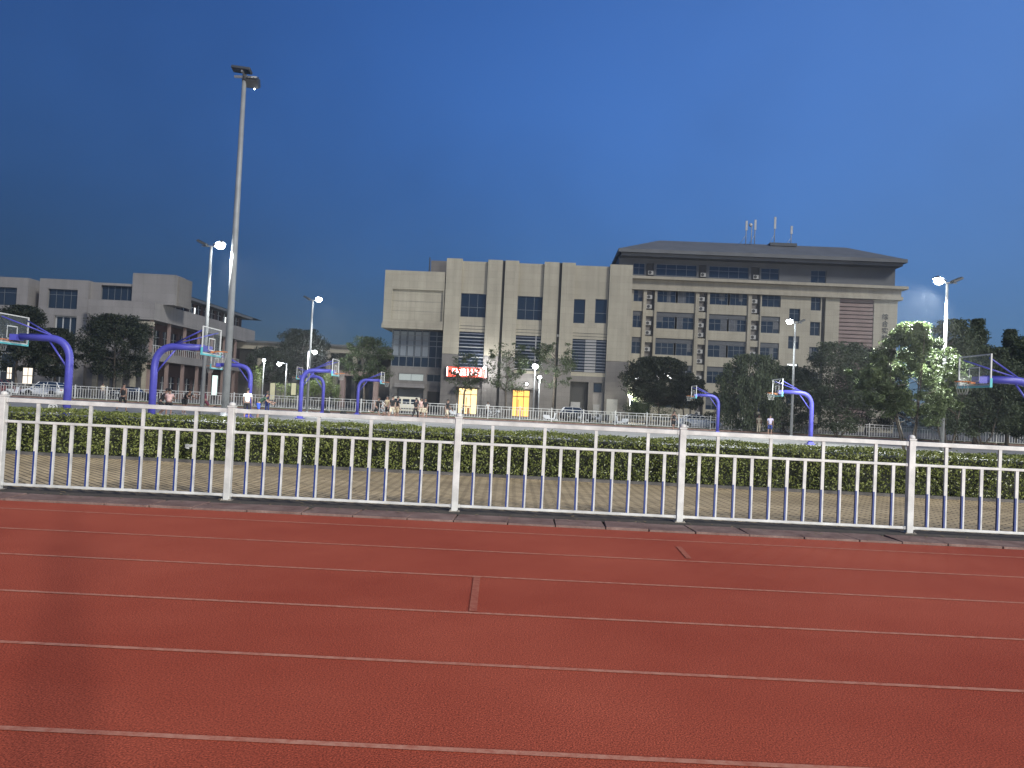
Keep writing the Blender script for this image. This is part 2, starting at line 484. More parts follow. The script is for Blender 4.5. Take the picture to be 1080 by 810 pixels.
# court markings
mb = MB()
def rect_line(x0, x1, y0, y1, wd=0.06):
    mb.quad((x0, y0, 0.004), (x1, y0, 0.004), (x1, y0 + wd, 0.004), (x0, y0 + wd, 0.004))
    mb.quad((x0, y1 - wd, 0.004), (x1, y1 - wd, 0.004), (x1, y1, 0.004), (x0, y1, 0.004))
    mb.quad((x0, y0 + wd, 0.004), (x0 + wd, y0 + wd, 0.004), (x0 + wd, y1 - wd, 0.004), (x0, y1 - wd, 0.004))
    mb.quad((x1 - wd, y0 + wd, 0.004), (x1, y0 + wd, 0.004), (x1, y1 - wd, 0.004), (x1 - wd, y1 - wd, 0.004))
for yc in (28, 48, 66):
    for xc in (-30.5, 2.5, 35):
        rect_line(xc - 14, xc + 14, yc - 7.5, yc + 7.5)
        for sx in (-1, 1):
            xe = xc + sx * 13.9
            rect_line(min(xe, xe - sx * 5.8), max(xe, xe - sx * 5.8), yc - 2.45, yc + 2.45)
        mb.quad((xc - 0.03, yc - 7.4, 0.005), (xc + 0.03, yc - 7.4, 0.005), (xc + 0.03, yc + 7.4, 0.005), (xc - 0.03, yc + 7.4, 0.005))
struct(mb.obj('court_line_markings', M['court_line']))

# ------------------------------------------------------------------ near fence
FY = 10.92
def near_fence():
    xs = [gx(p, FY) for p in (-478, -236, 5.5, 246, 485, 721, 962, 1204, 1446)]
    rt = thing('railing_fence', 'white steel railing fence with blue lower bars beside the red track', 'fence', (0, FY, 0.0))
    rnd = random.Random(2)
    for i, x in enumerate(xs):
        mb = MB()
        mb.box(x - 0.046, x + 0.046, -0.046, 0.046, 0.0, 1.325)
        o = mb.obj('post', M['white_metal'], rt, bevel=0.008)
        cb = MB(); cb.box(x - 0.052, x + 0.052, -0.052, 0.052, 1.325, 1.345)
        cb.lathe([(0.047, 1.345), (0.049, 1.36), (0.044, 1.38), (0.030, 1.394), (0.010, 1.40)], 14, (x, 0, 0))
        cb.obj('post_cap', M['white_metal'], o)
        fb = MB(); fb.box(x - 0.075, x + 0.075, -0.075, 0.075, 0.0, 0.02)
        for sx in (-0.055, 0.055):
            fb.lathe([(0.012, 0.02), (0.012, 0.034), (0.004, 0.038)], 6, (x + sx, -0.058, 0))
        fb.obj('base_plate', M['dirty_metal'], o)
    for i in range(len(xs) - 1):
        a, b = xs[i] + 0.046, xs[i + 1] - 0.046
        for z, h, d in ((1.276, 0.060, 0.022), (0.975, 0.036, 0.018), (0.085, 0.036, 0.018)):
            mb = MB(); mb.box(a + 0.03, b - 0.03, -d, d, z - h / 2, z + h / 2)
            for e0, e1 in ((a, a + 0.03), (b - 0.03, b)): mb.box(e0, e1, -d - 0.005, d + 0.005, z - h / 2 - 0.005, z + h / 2 + 0.005)
            mb.obj('rail', M['white_metal'], rt, bevel=0.005)
        n = 12
        pitch = (xs[i + 1] - xs[i]) / (n + 1)
        for k in range(n):
            x = xs[i] + pitch * (k + 1) + rnd.uniform(-0.004, 0.004)
            mb = MB()
            w_ = 0.0215
            mb.box(x - w_, x + w_, -w_ * 0.7, w_ * 0.7, 0.104, 0.957, 0)
            if k % 3 == 1: mb.box(x - w_, x + w_, -w_ * 0.7, w_ * 0.7, 0.994, 1.245, 0)
            bz = 0.57 + rnd.uniform(-0.006, 0.006)
            # blue film wrapped over the camera-left part of the lower half
            mb.box(x - w_ - 0.002, x + 0.000, -w_ * 0.7 - 0.002, w_ * 0.7 + 0.002, 0.106, bz, 1)
            sl_ = rnd.gauss(0, 0.0035); sy_ = rnd.gauss(0, 0.002)
            mb.v = [(vx + (vz - 0.5) * sl_, vy + (vz - 0.5) * sy_, vz) for vx, vy, vz in mb.v]
            mb.obj('baluster', [M['white_metal'], M['blue_film']], rt)
near_fence()

# fallen leaves and grit along the kerb and on the pavement
def litter():
    r = random.Random(21); mb = MB()
    for _ in range(900):
        x = r.uniform(-12, 12)
        y = r.choice((r.gauss(10.5, 0.2), r.gauss(11.4, 0.25), r.uniform(11.3, 16.2), 16.2 - abs(r.gauss(0, 0.3))))
        z = 0.012 if y > 11.25 else 0.036 if 9.98 < y < 10.56 else 0.022
        if y < 9.98: z = 0.01
        s_ = r.uniform(0.015, 0.04); a = r.uniform(0, 6.28)
        dx, dy = math.cos(a) * s_, math.sin(a) * s_
        i = len(mb.v)
        mb.v.extend([(x - dx, y - dy, z), (x - dy * .5, y + dx * .5, z + 0.006), (x + dx, y + dy, z + r.uniform(0, .012)), (x + dy * .5, y - dx * .5, z + 0.004)])
        mb.f.append([i, i + 1, i + 2, i + 3]); mb.mi.append(0); mb.sm.append(False)
    tag(mb.obj('fallen_leaves', mat('dry_leaves', (0.16, 0.12, 0.06), 0.9, noise=(2, 0.5)), fix=False), kind='stuff')
litter()
# ------------------------------------------------------------------ buildings
class Facade:
    """local frame of a building: x along its front, y into the building, z up"""
    def __init__(s, px0, px_ref, Y_ref, ang):
        s.a = ang
        s.u = Vector((math.cos(ang), -math.sin(ang), 0))
        s.n = Vector((math.sin(ang), math.cos(ang), 0))      # into the building
        p = at(px_ref, horizon(px_ref), Y_ref); p.z = 0
        d = ray(px0, horizon(px0))
        t = (p - EYE).dot(s.n) / d.dot(s.n)
        q = EYE + d * t
        s.o = Vector((q.x, q.y, 0))
    def P(s, px, py, yl=0.0):
        d = ray(px, py)
        t = (s.o + s.n * yl - EYE).dot(s.n) / d.dot(s.n)
        q = EYE + d * t - s.o
        return q.dot(s.u), q.z
    def X(s, px, py, yl=0.0): return s.P(px, py, yl)[0]
    def Z(s, px, py, yl=0.0): return s.P(px, py, yl)[1]
    def rect(s, x0, x1, y0, y1, yl=0.0):
        """photo rectangle -> local (x0, x1, z0, z1)"""
        ym, xm = (y0 + y1) / 2, (x0 + x1) / 2
        return s.X(x0, ym, yl), s.X(x1, ym, yl), s.Z(xm, y1, yl), s.Z(xm, y0, yl)
    def thing(s, name, label, cat):
        return thing(name, label, cat, s.o, -s.a)

def holed_wall(mb, x0, x1, z0, z1, y, holes, depth, m=0, mr=None):
    """front sheet at y with rectangular openings and their reveals"""
    mr = m if mr is None else mr
    xs = sorted({x0, x1, *[v for h in holes for v in h[:2] if x0 < v < x1]})
    zs = sorted({z0, z1, *[v for h in holes for v in h[2:4] if z0 < v < z1]})
    for i in range(len(xs) - 1):
        for j in range(len(zs) - 1):
            cx, cz = (xs[i] + xs[i + 1]) / 2, (zs[j] + zs[j + 1]) / 2
            if any(h[0] < cx < h[1] and h[2] < cz < h[3] for h in holes): continue
            mb.quad((xs[i], y, zs[j]), (xs[i + 1], y, zs[j]), (xs[i + 1], y, zs[j + 1]), (xs[i], y, zs[j + 1]), m)
    for h in holes:
        a, b, c, d = h[:4]
        y2 = y + depth
        mb.quad((a, y, c), (a, y2, c), (a, y2, d), (a, y, d), mr)
        mb.quad((b, y, c), (b, y, d), (b, y2, d), (b, y2, c), mr)
        mb.quad((a, y, d), (a, y2, d), (b, y2, d), (b, y, d), mr)
        mb.quad((a, y, c), (b, y, c), (b, y2, c), (a, y2, c), mr)

def window(parent, r, y, cols=2, rows=1, fm='frame', gm='glass', t=0.06, name='window', split=None):
    """frame with mullions (part) and one pane sheet (sub-part)"""
    a, b, c, d = r
    f = MB()
    f.box(a, b, y - 0.05, y + 0.05, c, c + t); f.box(a, b, y - 0.05, y + 0.05, d - t, d)
    f.box(a, a + t, y - 0.048, y + 0.048, c + t, d - t); f.box(b - t, b, y - 0.048, y + 0.048, c + t, d - t)
    for k in range(1, cols):
        x = a + (b - a) * k / cols
        f.box(x - t / 2, x + t / 2, y - 0.04, y + 0.04, c + t, d - t)
    zs = split if split else [k / rows for k in range(1, rows)]
    for q in zs:
        z = c + (d - c) * q
        f.box(a + t, b - t, y - 0.035, y + 0.035, z - t / 2, z + t / 2)
    o = f.obj(name, M[fm] if isinstance(fm, str) else fm, parent)
    g = MB(); g.box(a + t * 0.5, b - t * 0.5, y - 0.006, y + 0.006, c + t * 0.5, d - t * 0.5)
    g.obj('pane', M[gm] if isinstance(gm, str) else gm, o)
    return o

M['lit_warm'] = emis('warm_lit_interior', (1.0, 0.50, 0.11), 1.05)
M['lit_cream'] = emis('cream_lit_interior', (1.0, 0.70, 0.32), 1.15)
M['lit_white'] = emis('white_lit_panel', (0.95, 1.0, 1.0), 1.3)
M['lit_dim'] = emis('dim_lit_interior', (0.55, 0.62, 0.60), 0.35)
M['led_red'] = emis('red_led_board', (1.0, 0.09, 0.05), 1.3)
M['led_white'] = emis('white_led_glyph', (1.0, 0.85, 0.85), 5.0)
M['curtain'] = mat('dim_curtain', (0.055, 0.062, 0.075), 0.7, noise=(3, 0.3))
M['curtain_pale'] = mat('pale_curtain', (0.075, 0.08, 0.088), 0.7, noise=(3, 0.3))
M['blind'] = mat('grey_blue_blind', (0.13, 0.15, 0.17), 0.6)
M['lamp_white'] = emis('lit_lamp_lens', (0.93, 1.0, 1.0), 26.0)
M['lamp_cool'] = emis('lit_globe', (0.95, 1.0, 0.98), 14.0)

# ---- central building with tall piers
def centre_building():
    F = Facade(399, 560, 105, R(3.2))
    rt = F.thing('teaching_hall', 'beige hall with tall vertical piers and a red sign over its lit doors', 'building')
    top = F.Z(560, 275.5); zl = F.Z(435, 285.5)
    x466, xr = F.X(467.5, 330), F.X(665.5, 330)
    DEP = 22.0
    yb = 0.45       # bay plane
    zbase = F.Z(650, 381)
    bays = [(485, 512.3), (545, 572), (605, 641.5)]
    holes, louv, wins = [], [], []
    for i, (a, b) in enumerate(bays):
        xa, xb = F.X(a, 330, yb), F.X(b, 330, yb)
        if i < 2:
            r = F.rect(a, b, 309.5 + 3 * i, 334.5 + 3 * i, yb); r = (xa + 0.03, xb - 0.03, r[2], r[3]); wins.append((r, 3, [0.42]))
        else:
            for (p, q) in ((604.5, 617), (627.5, 640)):
                r = F.rect(p, q, 315.5, 341, yb); wins.append((r, 1, [0.42]))
        holes.extend([w_[0] for w_ in wins if w_[0] not in holes])
        t0 = (350, 354, 358)[i]
        r = F.rect(a, b, t0, (389, 391, 393)[i], yb); r = (xa + 0.03, xb - 0.03, r[2], r[3]); louv.append(r); holes.append(r)
    d1 = F.rect(483, 502.5, 409.5, 440, yb); d1 = (d1[0], d1[1], 0.0, d1[3])
    d2 = F.rect(537.5, 558, 411.5, 440, yb); d2 = (d2[0], d2[1], 0.0, d2[3])
    op = F.rect(599, 620, 402.5, 440, yb); op = (op[0], op[1], 0.0, op[3])
    op2 = F.rect(625, 636.5, 403.5, 440, yb); op2 = (op2[0], op2[1], 0.0, op2[3])
    x0 = F.X(469, 330, yb)
    lower = MB()
    lh = [d1, d2, op, op2]
    zb2 = F.Z(560, 394)
    holed_wall(lower, x0, xr - 0.02, 0, zb2, yb, lh, 0.7)
    lower.obj('base_wall', M['stone_dark'], rt)
    up = MB()
    holed_wall(up, x0, xr - 0.02, zb2, top - 0.25, yb, holes, 0.3)
    # body: back, sides, roof
    up.quad((x0, yb, 0), (x0, DEP, 0), (x0, DEP, top - 0.25), (x0, yb, top - 0.25))
    up.quad((xr - 0.02, yb, 0), (xr - 0.02, DEP, 0), (xr - 0.02, DEP, top - 0.25), (xr - 0.02, yb, top - 0.25))
    up.quad((x0, DEP, 0), (xr - 0.02, DEP, 0), (xr - 0.02, DEP, top - 0.25), (x0, DEP, top - 0.25))
    up.quad((x0, yb, top - 0.25), (xr - 0.02, yb, top - 0.25), (xr - 0.02, DEP, top - 0.25), (x0, DEP, top - 0.25))
    # horizontal joints above the louvers
    up.obj('wall', M['stone'], rt, fix=False)
    gj = MB()
    for i, (a, b) in enumerate(bays):
        xa, xb = F.X(a, 330, yb) + 0.02, F.X(b, 330, yb) - 0.02
        for k in range(2):
            z = louv[i][3] + 0.38 + 0.42 * k
            gj.box(xa, xb, yb - 0.015, yb + 0.05, z - 0.03, z + 0.03)
    gj.obj('wall_joint', M['groove'], rt)
    # piers
    piers = [(468.5, 485), (512.3, 527.7), (530.6, 545), (572, 587.8), (590.8, 605), (641.5, 665.5)]
    for i, (a, b) in enumerate(piers):
        xa, xb = F.X(a, 330), F.X(b, 330)
        zb = 0 if i in (1, 2, 3, 4) else 0
        mb = MB(); mb.box(xa, xb, 0.0, yb + 0.3, zbase, top)
        mb.obj('pier', M['stone'], rt)
        mb = MB(); mb.box(xa, xb, 0.012, yb + 0.3, 0, zbase - 0.04)
        mb.obj('pier_base', M['stone_dark'], rt)
    for a, b in ((527.7, 530.6), (587.8, 590.8)):
        mb = MB(); mb.box(F.X(a, 330), F.X(b, 330), 0.30, yb + 0.02, 0.0, top - 0.02)
        mb.obj('recess_strip', M['groove'], rt)
    mb = MB()
    xg = F.X(588.6, 360)
    mb.box(xg - 0.2, xg + 0.2, 0.2, 0.29, F.Z(588, 355), F.Z(588, 352.5)); mb.obj('pipe_bracket', M['ac'], rt)
    for r, c, sp in wins:
        window(rt, r, yb + 0.2, cols=c, split=sp, fm='frame')
    # louvers: blades in front of dark glass
    for i, r in enumerate(louv):
        a, b, c, d = r
        bk = MB(); bk.box(a, b, yb + 0.22, yb + 0.25, c, d)
        o = bk.obj('louver_bank', M['glass'], rt)
        n = 11
        bl = MB()
        for k in range(n):
            z = c + (d - c) * (k + 0.5) / n
            if i == 2:
                bl.box(a, a + (b - a) * 0.37, yb + 0.06, yb + 0.20, z - 0.09, z + 0.03, 1)
                bl.box(a + (b - a) * 0.38, a + (b - a) * 0.70, yb + 0.02, yb + 0.18, z - 0.16, z + 0.14, 0)
                bl.box(a + (b - a) * 0.71, b, yb + 0.06, yb + 0.20, z - 0.09, z + 0.03, 1)
            else:
                bl.box(a, b, yb + 0.06, yb + 0.20, z - 0.09, z + 0.045, 0 if i < 2 and k % 3 == 0 else 1)
        if i == 1: bl.box(b - 0.75, b - 0.6, yb + 0.04, yb + 0.21, c, d, 0)
        bl.obj('louver_blade', [M['louver'], M['louver_dark']], o)
    # lit entrances
    for k, d in enumerate((d1, d2)):
        a, b, c, e = d
        bx = MB(); bx.box(a + 0.02, b - 0.02, yb + 0.62, yb + 0.68, c, e)
        room = bx.obj('entrance', M['lit_cream'] if k == 0 else M['lit_warm'], rt)
        fr = MB()
        w_ = b - a
        for q in ((0, 0.33, 0.66, 1.0) if k == 0 else (0.0, 0.36, 0.70, 1.0)):
            x = a + w_ * q
            fr.box(x - 0.04, x + 0.04, yb + 0.30, yb + 0.40, c, e)
        for q in (0.0, 0.76, 1.0): fr.box(a, b, yb + 0.31, yb + 0.39, c + (e - c) * q - 0.05, c + (e - c) * q + 0.05)
        fr.box(a + 0.36 * w_, a + 0.7 * w_, yb + 0.32, yb + 0.38, c + 1.0, c + 1.1)
        fr.obj('door_frame', M['brown'], room)
        dk = MB()
        dk.box(a + 0.4 * w_, a + 0.44 * w_, yb + 0.45, yb + 0.5, c + 0.2, c + 2.3)
        dk.box(a + 0.50 * w_, a + 0.6 * w_, yb + 0.45, yb + 0.5, c, c + 0.9)
        dk.obj('door_leaf', M['orange'], room)
        # canopy
    cn = MB(); cn.box(d1[0] - 0.3, d1[1] + 0.3, yb - 1.5, yb - 0.02, d1[3] + 0.12, d1[3] + 0.42)
    cn.obj('canopy', M['stone_dark'], rt)
    cn = MB(); cn.box(d2[0] - 0.4, d2[1] + 0.4, yb - 1.2, yb - 0.02, d2[3] + 0.15, d2[3] + 0.40)
    cn.obj('canopy', M['stone_dark'], rt)
    # dark opening and grey doors at the right end
    mb = MB(); a, b, c, e = op
    mb.box(a, b, yb + 0.72, yb + 0.78, 0, e); o = mb.obj('loading_bay', M['groove'], rt)
    mb = MB(); mb.box(a + 0.4, b - 1.0, yb + 0.55, yb + 0.66, 0, e * 0.46); mb.obj('roller_door', M['louver'], o)
    a, b, c, e = op2
    mb = MB(); mb.box(a, b, yb + 0.4, yb + 0.46, 0, e); o = mb.obj('side_entrance', M['greywall'], rt)
    mb = MB(); mb.box(a + 0.1, a + (b - a) * 0.66, yb + 0.3, yb + 0.38, 0, e * 0.42); mb.obj('door_leaf', M['louver'], o)
    mb = MB(); mb.box(a + 0.1, b - 0.3, yb + 0.3, yb + 0.38, e * 0.74, e - 0.1); mb.obj('pane', M['glass'], o)
    r = F.rect(639.5, 651, 421, 440)
    mb = MB(); mb.box(r[0], r[1], -0.03, 0.01, 0.0, r[3]); mb.obj('service_door', M['ac'], rt)
    # red LED sign with white characters (too small and burnt out to read)
    sg = F.rect(471, 514, 387.5, 397)
    z0, z1 = F.Z(492, 398.3), F.Z(492, 387.2)
    mb = MB(); mb.box(sg[0], sg[1], -0.42, -0.22, z0, z1)
    so = mb.obj('sign_board', M['dark_metal'], rt)
    mb = MB(); mb.box(sg[0] + 0.06, sg[1] - 0.06, -0.44, -0.425, z0 + 0.06, z1 - 0.06); mb.obj('led_panel', M['led_red'], so)
    rnd = random.Random(11)
    gl = MB(); n = 8; h = z1 - z0
    for k in range(n):
        cx = sg[0] + 0.75 + (sg[1] - sg[0] - 1.5) * (k + 0.5) / n; cw = 0.42 * (sg[1] - sg[0] - 1.5) / n
        zc = (z0 + z1) / 2
        for q in range(rnd.choice((2, 3, 3))):
            z = zc + (q - 1) * h * 0.24 + rnd.uniform(-0.04, 0.04)
            gl.box(cx - cw * rnd.uniform(0.6, 1), cx + cw * rnd.uniform(0.6, 1), -0.46, -0.442, z - 0.06, z + 0.06)
        for q in range(rnd.choice((1, 2, 2))):
            x = cx + rnd.uniform(-0.6, 0.6) * cw
            gl.box(x - 0.06, x + 0.06, -0.465, -0.447, zc - h * rnd.uniform(0.2, 0.34), zc + h * rnd.uniform(0.2, 0.34))
    gl.obj('led_characters', M['led_white'], so)
    fr = MB()
    fr.box(sg[0] + 0.1, sg[0] + 0.2, -0.46, -0.442, z0 + 0.1, z1 - 0.1); fr.box(sg[1] - 0.22, sg[1] - 0.12, -0.46, -0.442, z0 + 0.1, z1 - 0.1)
    fr.obj('led_border', M['led_white'], so)
    # ---- left block: overhanging blind box over a glass curtain wall
    xl = 0.0
    zslab = F.Z(430, 346.5)
    yg = 2.2
    xgl = F.X(413.5, 370, yg)
    hz = F.rect(413, 466.5, 305.5, 343, 0.15)
    bl = MB()
    holed_wall(bl, xl, x466, zslab + 0.9, zl, 0.15, [(hz[0], x466 - 0.15, zslab + 0.9 + 0.25, hz[3])], 0.3)
    bl.quad((hz[0], 0.45, zslab + 1.15), (x466 - 0.15, 0.45, zslab + 1.15), (x466 - 0.15, 0.45, hz[3]), (hz[0], 0.45, hz[3]))
    bl.quad((xl, 0.15, zslab + 0.9), (xl, DEP, zslab + 0.9), (xl, DEP, zl), (xl, 0.15, zl))
    bl.quad((xl, 0.15, zl), (x466, 0.15, zl), (x466, DEP, zl), (xl, DEP, zl))
    bl.quad((xl, DEP, zslab), (x466, DEP, zslab), (x466, DEP, zl), (xl, DEP, zl))
    bl.obj('upper_block', M['stone'], rt, fix=False)
    pj = MB()
    for q in (0.31, 0.62): 
        z = zslab + 1.15 + (hz[3] - zslab - 1.15) * q
        pj.box(hz[0] + 0.02, x466 - 0.17, 0.435, 0.46, z - 0.018, z + 0.018)
    pj.obj('panel_joint', M['stone_dark'], rt)
    sl_ = MB(); sl_.box(xl - 0.12, x466, 0.0, DEP, zslab, zslab + 0.62); sl_.box(xl - 0.02, x466, 0.1, DEP - 0.1, zslab + 0.62, zslab + 0.9)
    sl_.obj('slab', M['stone2'], rt)
    zg0 = F.Z(440, 387, yg)
    gw = MB(); gw.box(xgl, x466 + 0.05, yg, yg + 0.1, zg0, zslab)
    gw.box(xgl, xgl + 0.1, yg + 0.1, DEP - 1, zg0, zslab)
    cw = gw.obj('curtain_wall', M['glass'], rt)
    gr = MB()
    for k in range(8):
        x = xgl + (x466 - xgl) * k / 7
        gr.box(x - 0.05, x + 0.05, yg - 0.08, yg - 0.002, zg0, zslab)
    for q in (0.0, 0.27, 0.58, 0.72, 0.86, 1.0):
        z = zg0 + (zslab - zg0) * q
        gr.box(xgl, x466, yg - 0.07, yg - 0.004, z - 0.05, z + 0.05)
    gr.obj('mullion_grid', M['frame'], cw)
    bd = MB()
    for k in (0, 1, 2, 3, 4):
        x = xgl + (x466 - xgl) * k / 7
        bd.box(x + 0.12, x + (x466 - xgl) / 7 - 0.12, yg - 0.02, yg - 0.003, zg0 + (zslab - zg0) * 0.29, zslab - 0.2)
    bd.obj('pale_blind', M['blind'], cw)
    lb = MB()
    w1 = F.rect(420, 446.5, 394, 401.5, yg - 0.15); w2 = F.rect(450, 464.5, 395, 402.5, yg - 0.15)
    rr = F.rect(418, 446, 410, 440, yg - 0.15); rr = (rr[0], rr[1], 0, rr[3])
    r3 = F.rect(450, 463, 413, 440, yg - 0.15); r3 = (r3[0], r3[1], 0, r3[3])
    xg0 = F.X(411, 410, yg - 0.15)
    holed_wall(lb, xg0, x466 + 0.05, 0, zg0, yg - 0.15, [w1, w2, rr, r3], 0.4)
    lb.quad((xg0, yg - 0.15, 0), (xg0, DEP - 1, 0), (xg0, DEP - 1, zg0), (xg0, yg - 0.15, zg0))
    lb.quad((xg0, yg - 0.15, zg0), (x466, yg - 0.15, zg0), (x466, DEP, zg0), (xg0, DEP, zg0))
    lb.obj('base_wall', M['stone_dark'], rt, fix=False)
    window(rt, w1, yg + 0.15, cols=2, gm='lit_dim'); window(rt, w2, yg + 0.15, cols=2)
    mb = MB(); mb.box(rr[0], rr[1], yg + 0.2, yg + 0.26, 0, rr[3]); mb.obj('shutter', M['attic'], rt)
    mb = MB(); mb.box(r3[0], r3[1], yg + 0.2, yg + 0.26, 0, r3[3]); mb.obj('shutter', M['groove'], rt)
    mb = MB(); r = F.rect(416.5, 447.5, 404.5, 408.8, 0.9); mb.box(r[0], r[1], 0.6, yg - 0.16, r[2], r[3]); mb.obj('canopy', M['greywall'], rt)
    # plant room on the roof
    r = F.rect(454.5, 472, 275, 286, 5)
    mb = MB(); mb.box(r[0], r[1], 5, 9, zl - 0.2, r[3]); mb.obj('roof_hut', M['stone_dark'], rt)
    mb = MB(); mb.box(r[0] - 0.25, r[0] - 0.1, 4.8, 4.95, zl, r[3] + 0.4); mb.obj('vent_pipe', M['dark_metal'], rt)
    return F, rt
FC, B_CENTRE = centre_building()

# ---- right building: laboratory block
def ac_unit(parent, x, y, z, fan=True):
    mb = MB(); mb.box(x - 0.42, x + 0.42, y, y + 0.32, z, z + 0.62)
    o = mb.obj('air_conditioner', M['ac'], parent, bevel=0.0)
    g = MB()
    n = 14
    pts = [(x - 0.12 + 0.25 * math.cos(2 * math.pi * k / n), z + 0.31 + 0.25 * math.sin(2 * math.pi * k / n)) for k in range(n)]
    g.prism(pts, y - 0.012, y - 0.002)
    g.obj('fan_grille', M['black'], o)

def cjk(text, size, name, mt, parent, loc, depth=0.04, rot=(R(90), 0, 0)):
    cu = bpy.data.curves.new(name, 'FONT')
    cu.body = text; cu.size = size; cu.extrude = depth; cu.align_x = 'CENTER'; cu.align_y = 'CENTER'
    tmp = bpy.data.objects.new(name + '_tmp', cu); COL.objects.link(tmp)
    dg = bpy.context.evaluated_depsgraph_get()
    me = bpy.data.meshes.new_from_object(tmp.evaluated_get(dg))
    bpy.data.objects.remove(tmp)
    me.materials.clear(); me.materials.append(mt)
    o = bpy.data.objects.new(name, me); COL.objects.link(o)
    o.parent = parent; o.location = loc; o.rotation_euler = rot
    return o

def right_building():
    F = Facade(640, 800, 121, R(2.6))
    rt = F.thing('laboratory_building', 'long beige six-storey block with grey hipped roof and air conditioner niches', 'building')
    DEP = 17.0
    xL, xR = F.X(646, 350), F.X(946.5, 330)
    zc0, zc1 = F.Z(800, 311), F.Z(800, 297)      # cornice
    pitch = 27.6 / 121 * 121 * (F.Z(740, 300) - F.Z(740, 301))
    ztopw = F.Z(740, 307.8)      # head of the top window row
    wh = F.Z(740, 307.8) - F.Z(740, 320.6)
    rows = [ztopw - pitch * k for k in range(6)]
    cols_pair = [(692.5, 712.3, 714.5, 732.5), (748, 767.5, 769.5, 788)]
    niches = [(681.5, 689.5), (737, 745), (792.5, 801)]
    holes, W, N, B = [], [], [], []
    for k, zt in enumerate(rows):
        zb = zt - wh
        lint = 0.72
        zt2 = zt if k == 0 else zt
        for a, b, c, d in cols_pair:
            r = (F.X(a, 330), F.X(d, 330), max(0.3, zb), zt + (lint if k else 0)); holes.append(r)
            W.append(((F.X(a, 330) + 0.02, F.X(b, 330), max(0.3, zb), zt), 3)); W.append(((F.X(c, 330), F.X(d, 330) - 0.02, max(0.3, zb), zt), 3))
            if k: B.append((F.X(a, 330), F.X(d, 330), zt, zt + lint))
        for a, b in ((667.5, 677.5), (803, 823)):
            r = (F.X(a, 330), F.X(b, 330), max(0.3, zb), zt + (lint if k else 0)); holes.append(r)
            W.append(((r[0] + 0.02, r[1] - 0.02, r[2], zt), 2 if a < 700 else 3))
            if k: B.append((r[0], r[1], zt, zt + lint))
        # column of windows near the right and its side recess
        zr0 = F.Z(860, 313 + 26.5 * k); zr1 = F.Z(860, 327.5 + 26.5 * k + (0 if k == 0 else 0))
        if zr1 > 0.5:
            r = (F.X(855, 330), F.X(865.5, 330), zr1, zr0); holes.append(r); W.append((r, 2))
            zs0 = F.Z(838, 325.5 + 29 * k); zs1 = F.Z(838, 339 + 29 * k)
            if zs1 > 0.5:
                r = (F.X(832.5, 330), F.X(844, 330), zs1, zs0); holes.append(r); W.append((r, 2))
        for a, b in niches:
            r = (F.X(a, 330), F.X(b, 330), max(0.2, zb - 1.3), zt - 0.05); holes.append(r); N.append(r)
    rec = (F.X(866.5, 330), F.X(870.5, 330), 0.4, F.Z(868, 313)); holes.append(rec)
    lv = F.rect(883.5, 920, 314.5, 440); lv = (lv[0], lv[1], 1.0, F.Z(901, 314.5)); holes.append(lv)
    mb = MB()
    holed_wall(mb, xL, xR, 0, zc0, 0, holes, 0.45)
    mb.quad((xL, 0, 0), (xL, DEP, 0), (xL, DEP, zc1), (xL, 0, zc1)); mb.quad((xR, 0, 0), (xR, DEP, 0), (xR, DEP, zc1), (xR, 0, zc1))
    mb.quad((xL, DEP, 0), (xR, DEP, 0), (xR, DEP, zc1), (xL, DEP, zc1))
    mb.obj('wall', M['stone'], rt, fix=False)
    rw = random.Random(8)
    for k, (r, c) in enumerate(W):
        wn = window(rt, r, 0.26, cols=c, split=[0.62])
        if rw.random() < 0.55:
            wd = (r[1] - r[0]); q0 = rw.choice((0, 0.5, 0.66)) * wd; q1 = q0 + wd * rw.choice((0.25, 0.34, 0.5)); q1 = min(q1, wd)
            cu = MB(); cu.box(r[0] + q0 + 0.06, r[0] + q1 - 0.04, 0.236, 0.252, r[2] + (r[3] - r[2]) * rw.choice((0.05, 0.35, 0.55)), r[3] - 0.08)
            cu.obj('curtain', M['curtain_pale'] if rw.random() < 0.4 else M['curtain'], wn)
    for r in B:
        bm_ = MB(); bm_.box(r[0], r[1], 0.16, 0.30, r[2] + 0.01, r[3])
        bm_.obj('lintel_panel', M['attic'], rt)
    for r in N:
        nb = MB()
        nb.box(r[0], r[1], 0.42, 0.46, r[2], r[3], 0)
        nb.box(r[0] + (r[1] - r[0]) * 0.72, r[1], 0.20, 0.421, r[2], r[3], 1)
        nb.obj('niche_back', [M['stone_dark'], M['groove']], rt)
    for r in N:
        x = r[0] + (r[1] - r[0]) * 0.36
        for q in (0.08, 0.56):
            ac_unit(rt, x, 0.08, r[2] + (r[3] - r[2]) * q)
    # raised piers beside the niches
    for a, b in ((677.8, 681.2), (689.8, 692.2), (733, 736.7), (745.3, 747.7), (788.5, 792.2), (801.3, 802.7)):
        mb = MB(); mb.box(F.X(a, 330), F.X(b, 330), -0.22, -0.002, 0, zc0 - 0.05); mb.obj('pier', M['stone2'], rt)
    mb = MB(); mb.box(rec[0], rec[1], 0.4, 0.46, rec[2], rec[3]); mb.obj('recess_strip', M['groove'], rt)
    mb = MB(); mb.box(lv[0], lv[1], 0.40, 0.46, lv[2], lv[3])
    o = mb.obj('louver_panel', M['brown'], rt)
    mb = MB(); n = int((lv[3] - lv[2]) / 0.62)
    for k in range(n):
        z = lv[2] + 0.62 * k
        mb.box(lv[0] + 0.02, lv[1] - 0.02, 0.10, 0.38, z, z + 0.46)
    mb.obj('louver_blade', M['pinkwall'], o)
    # cornice (stepped)
    mb = MB()
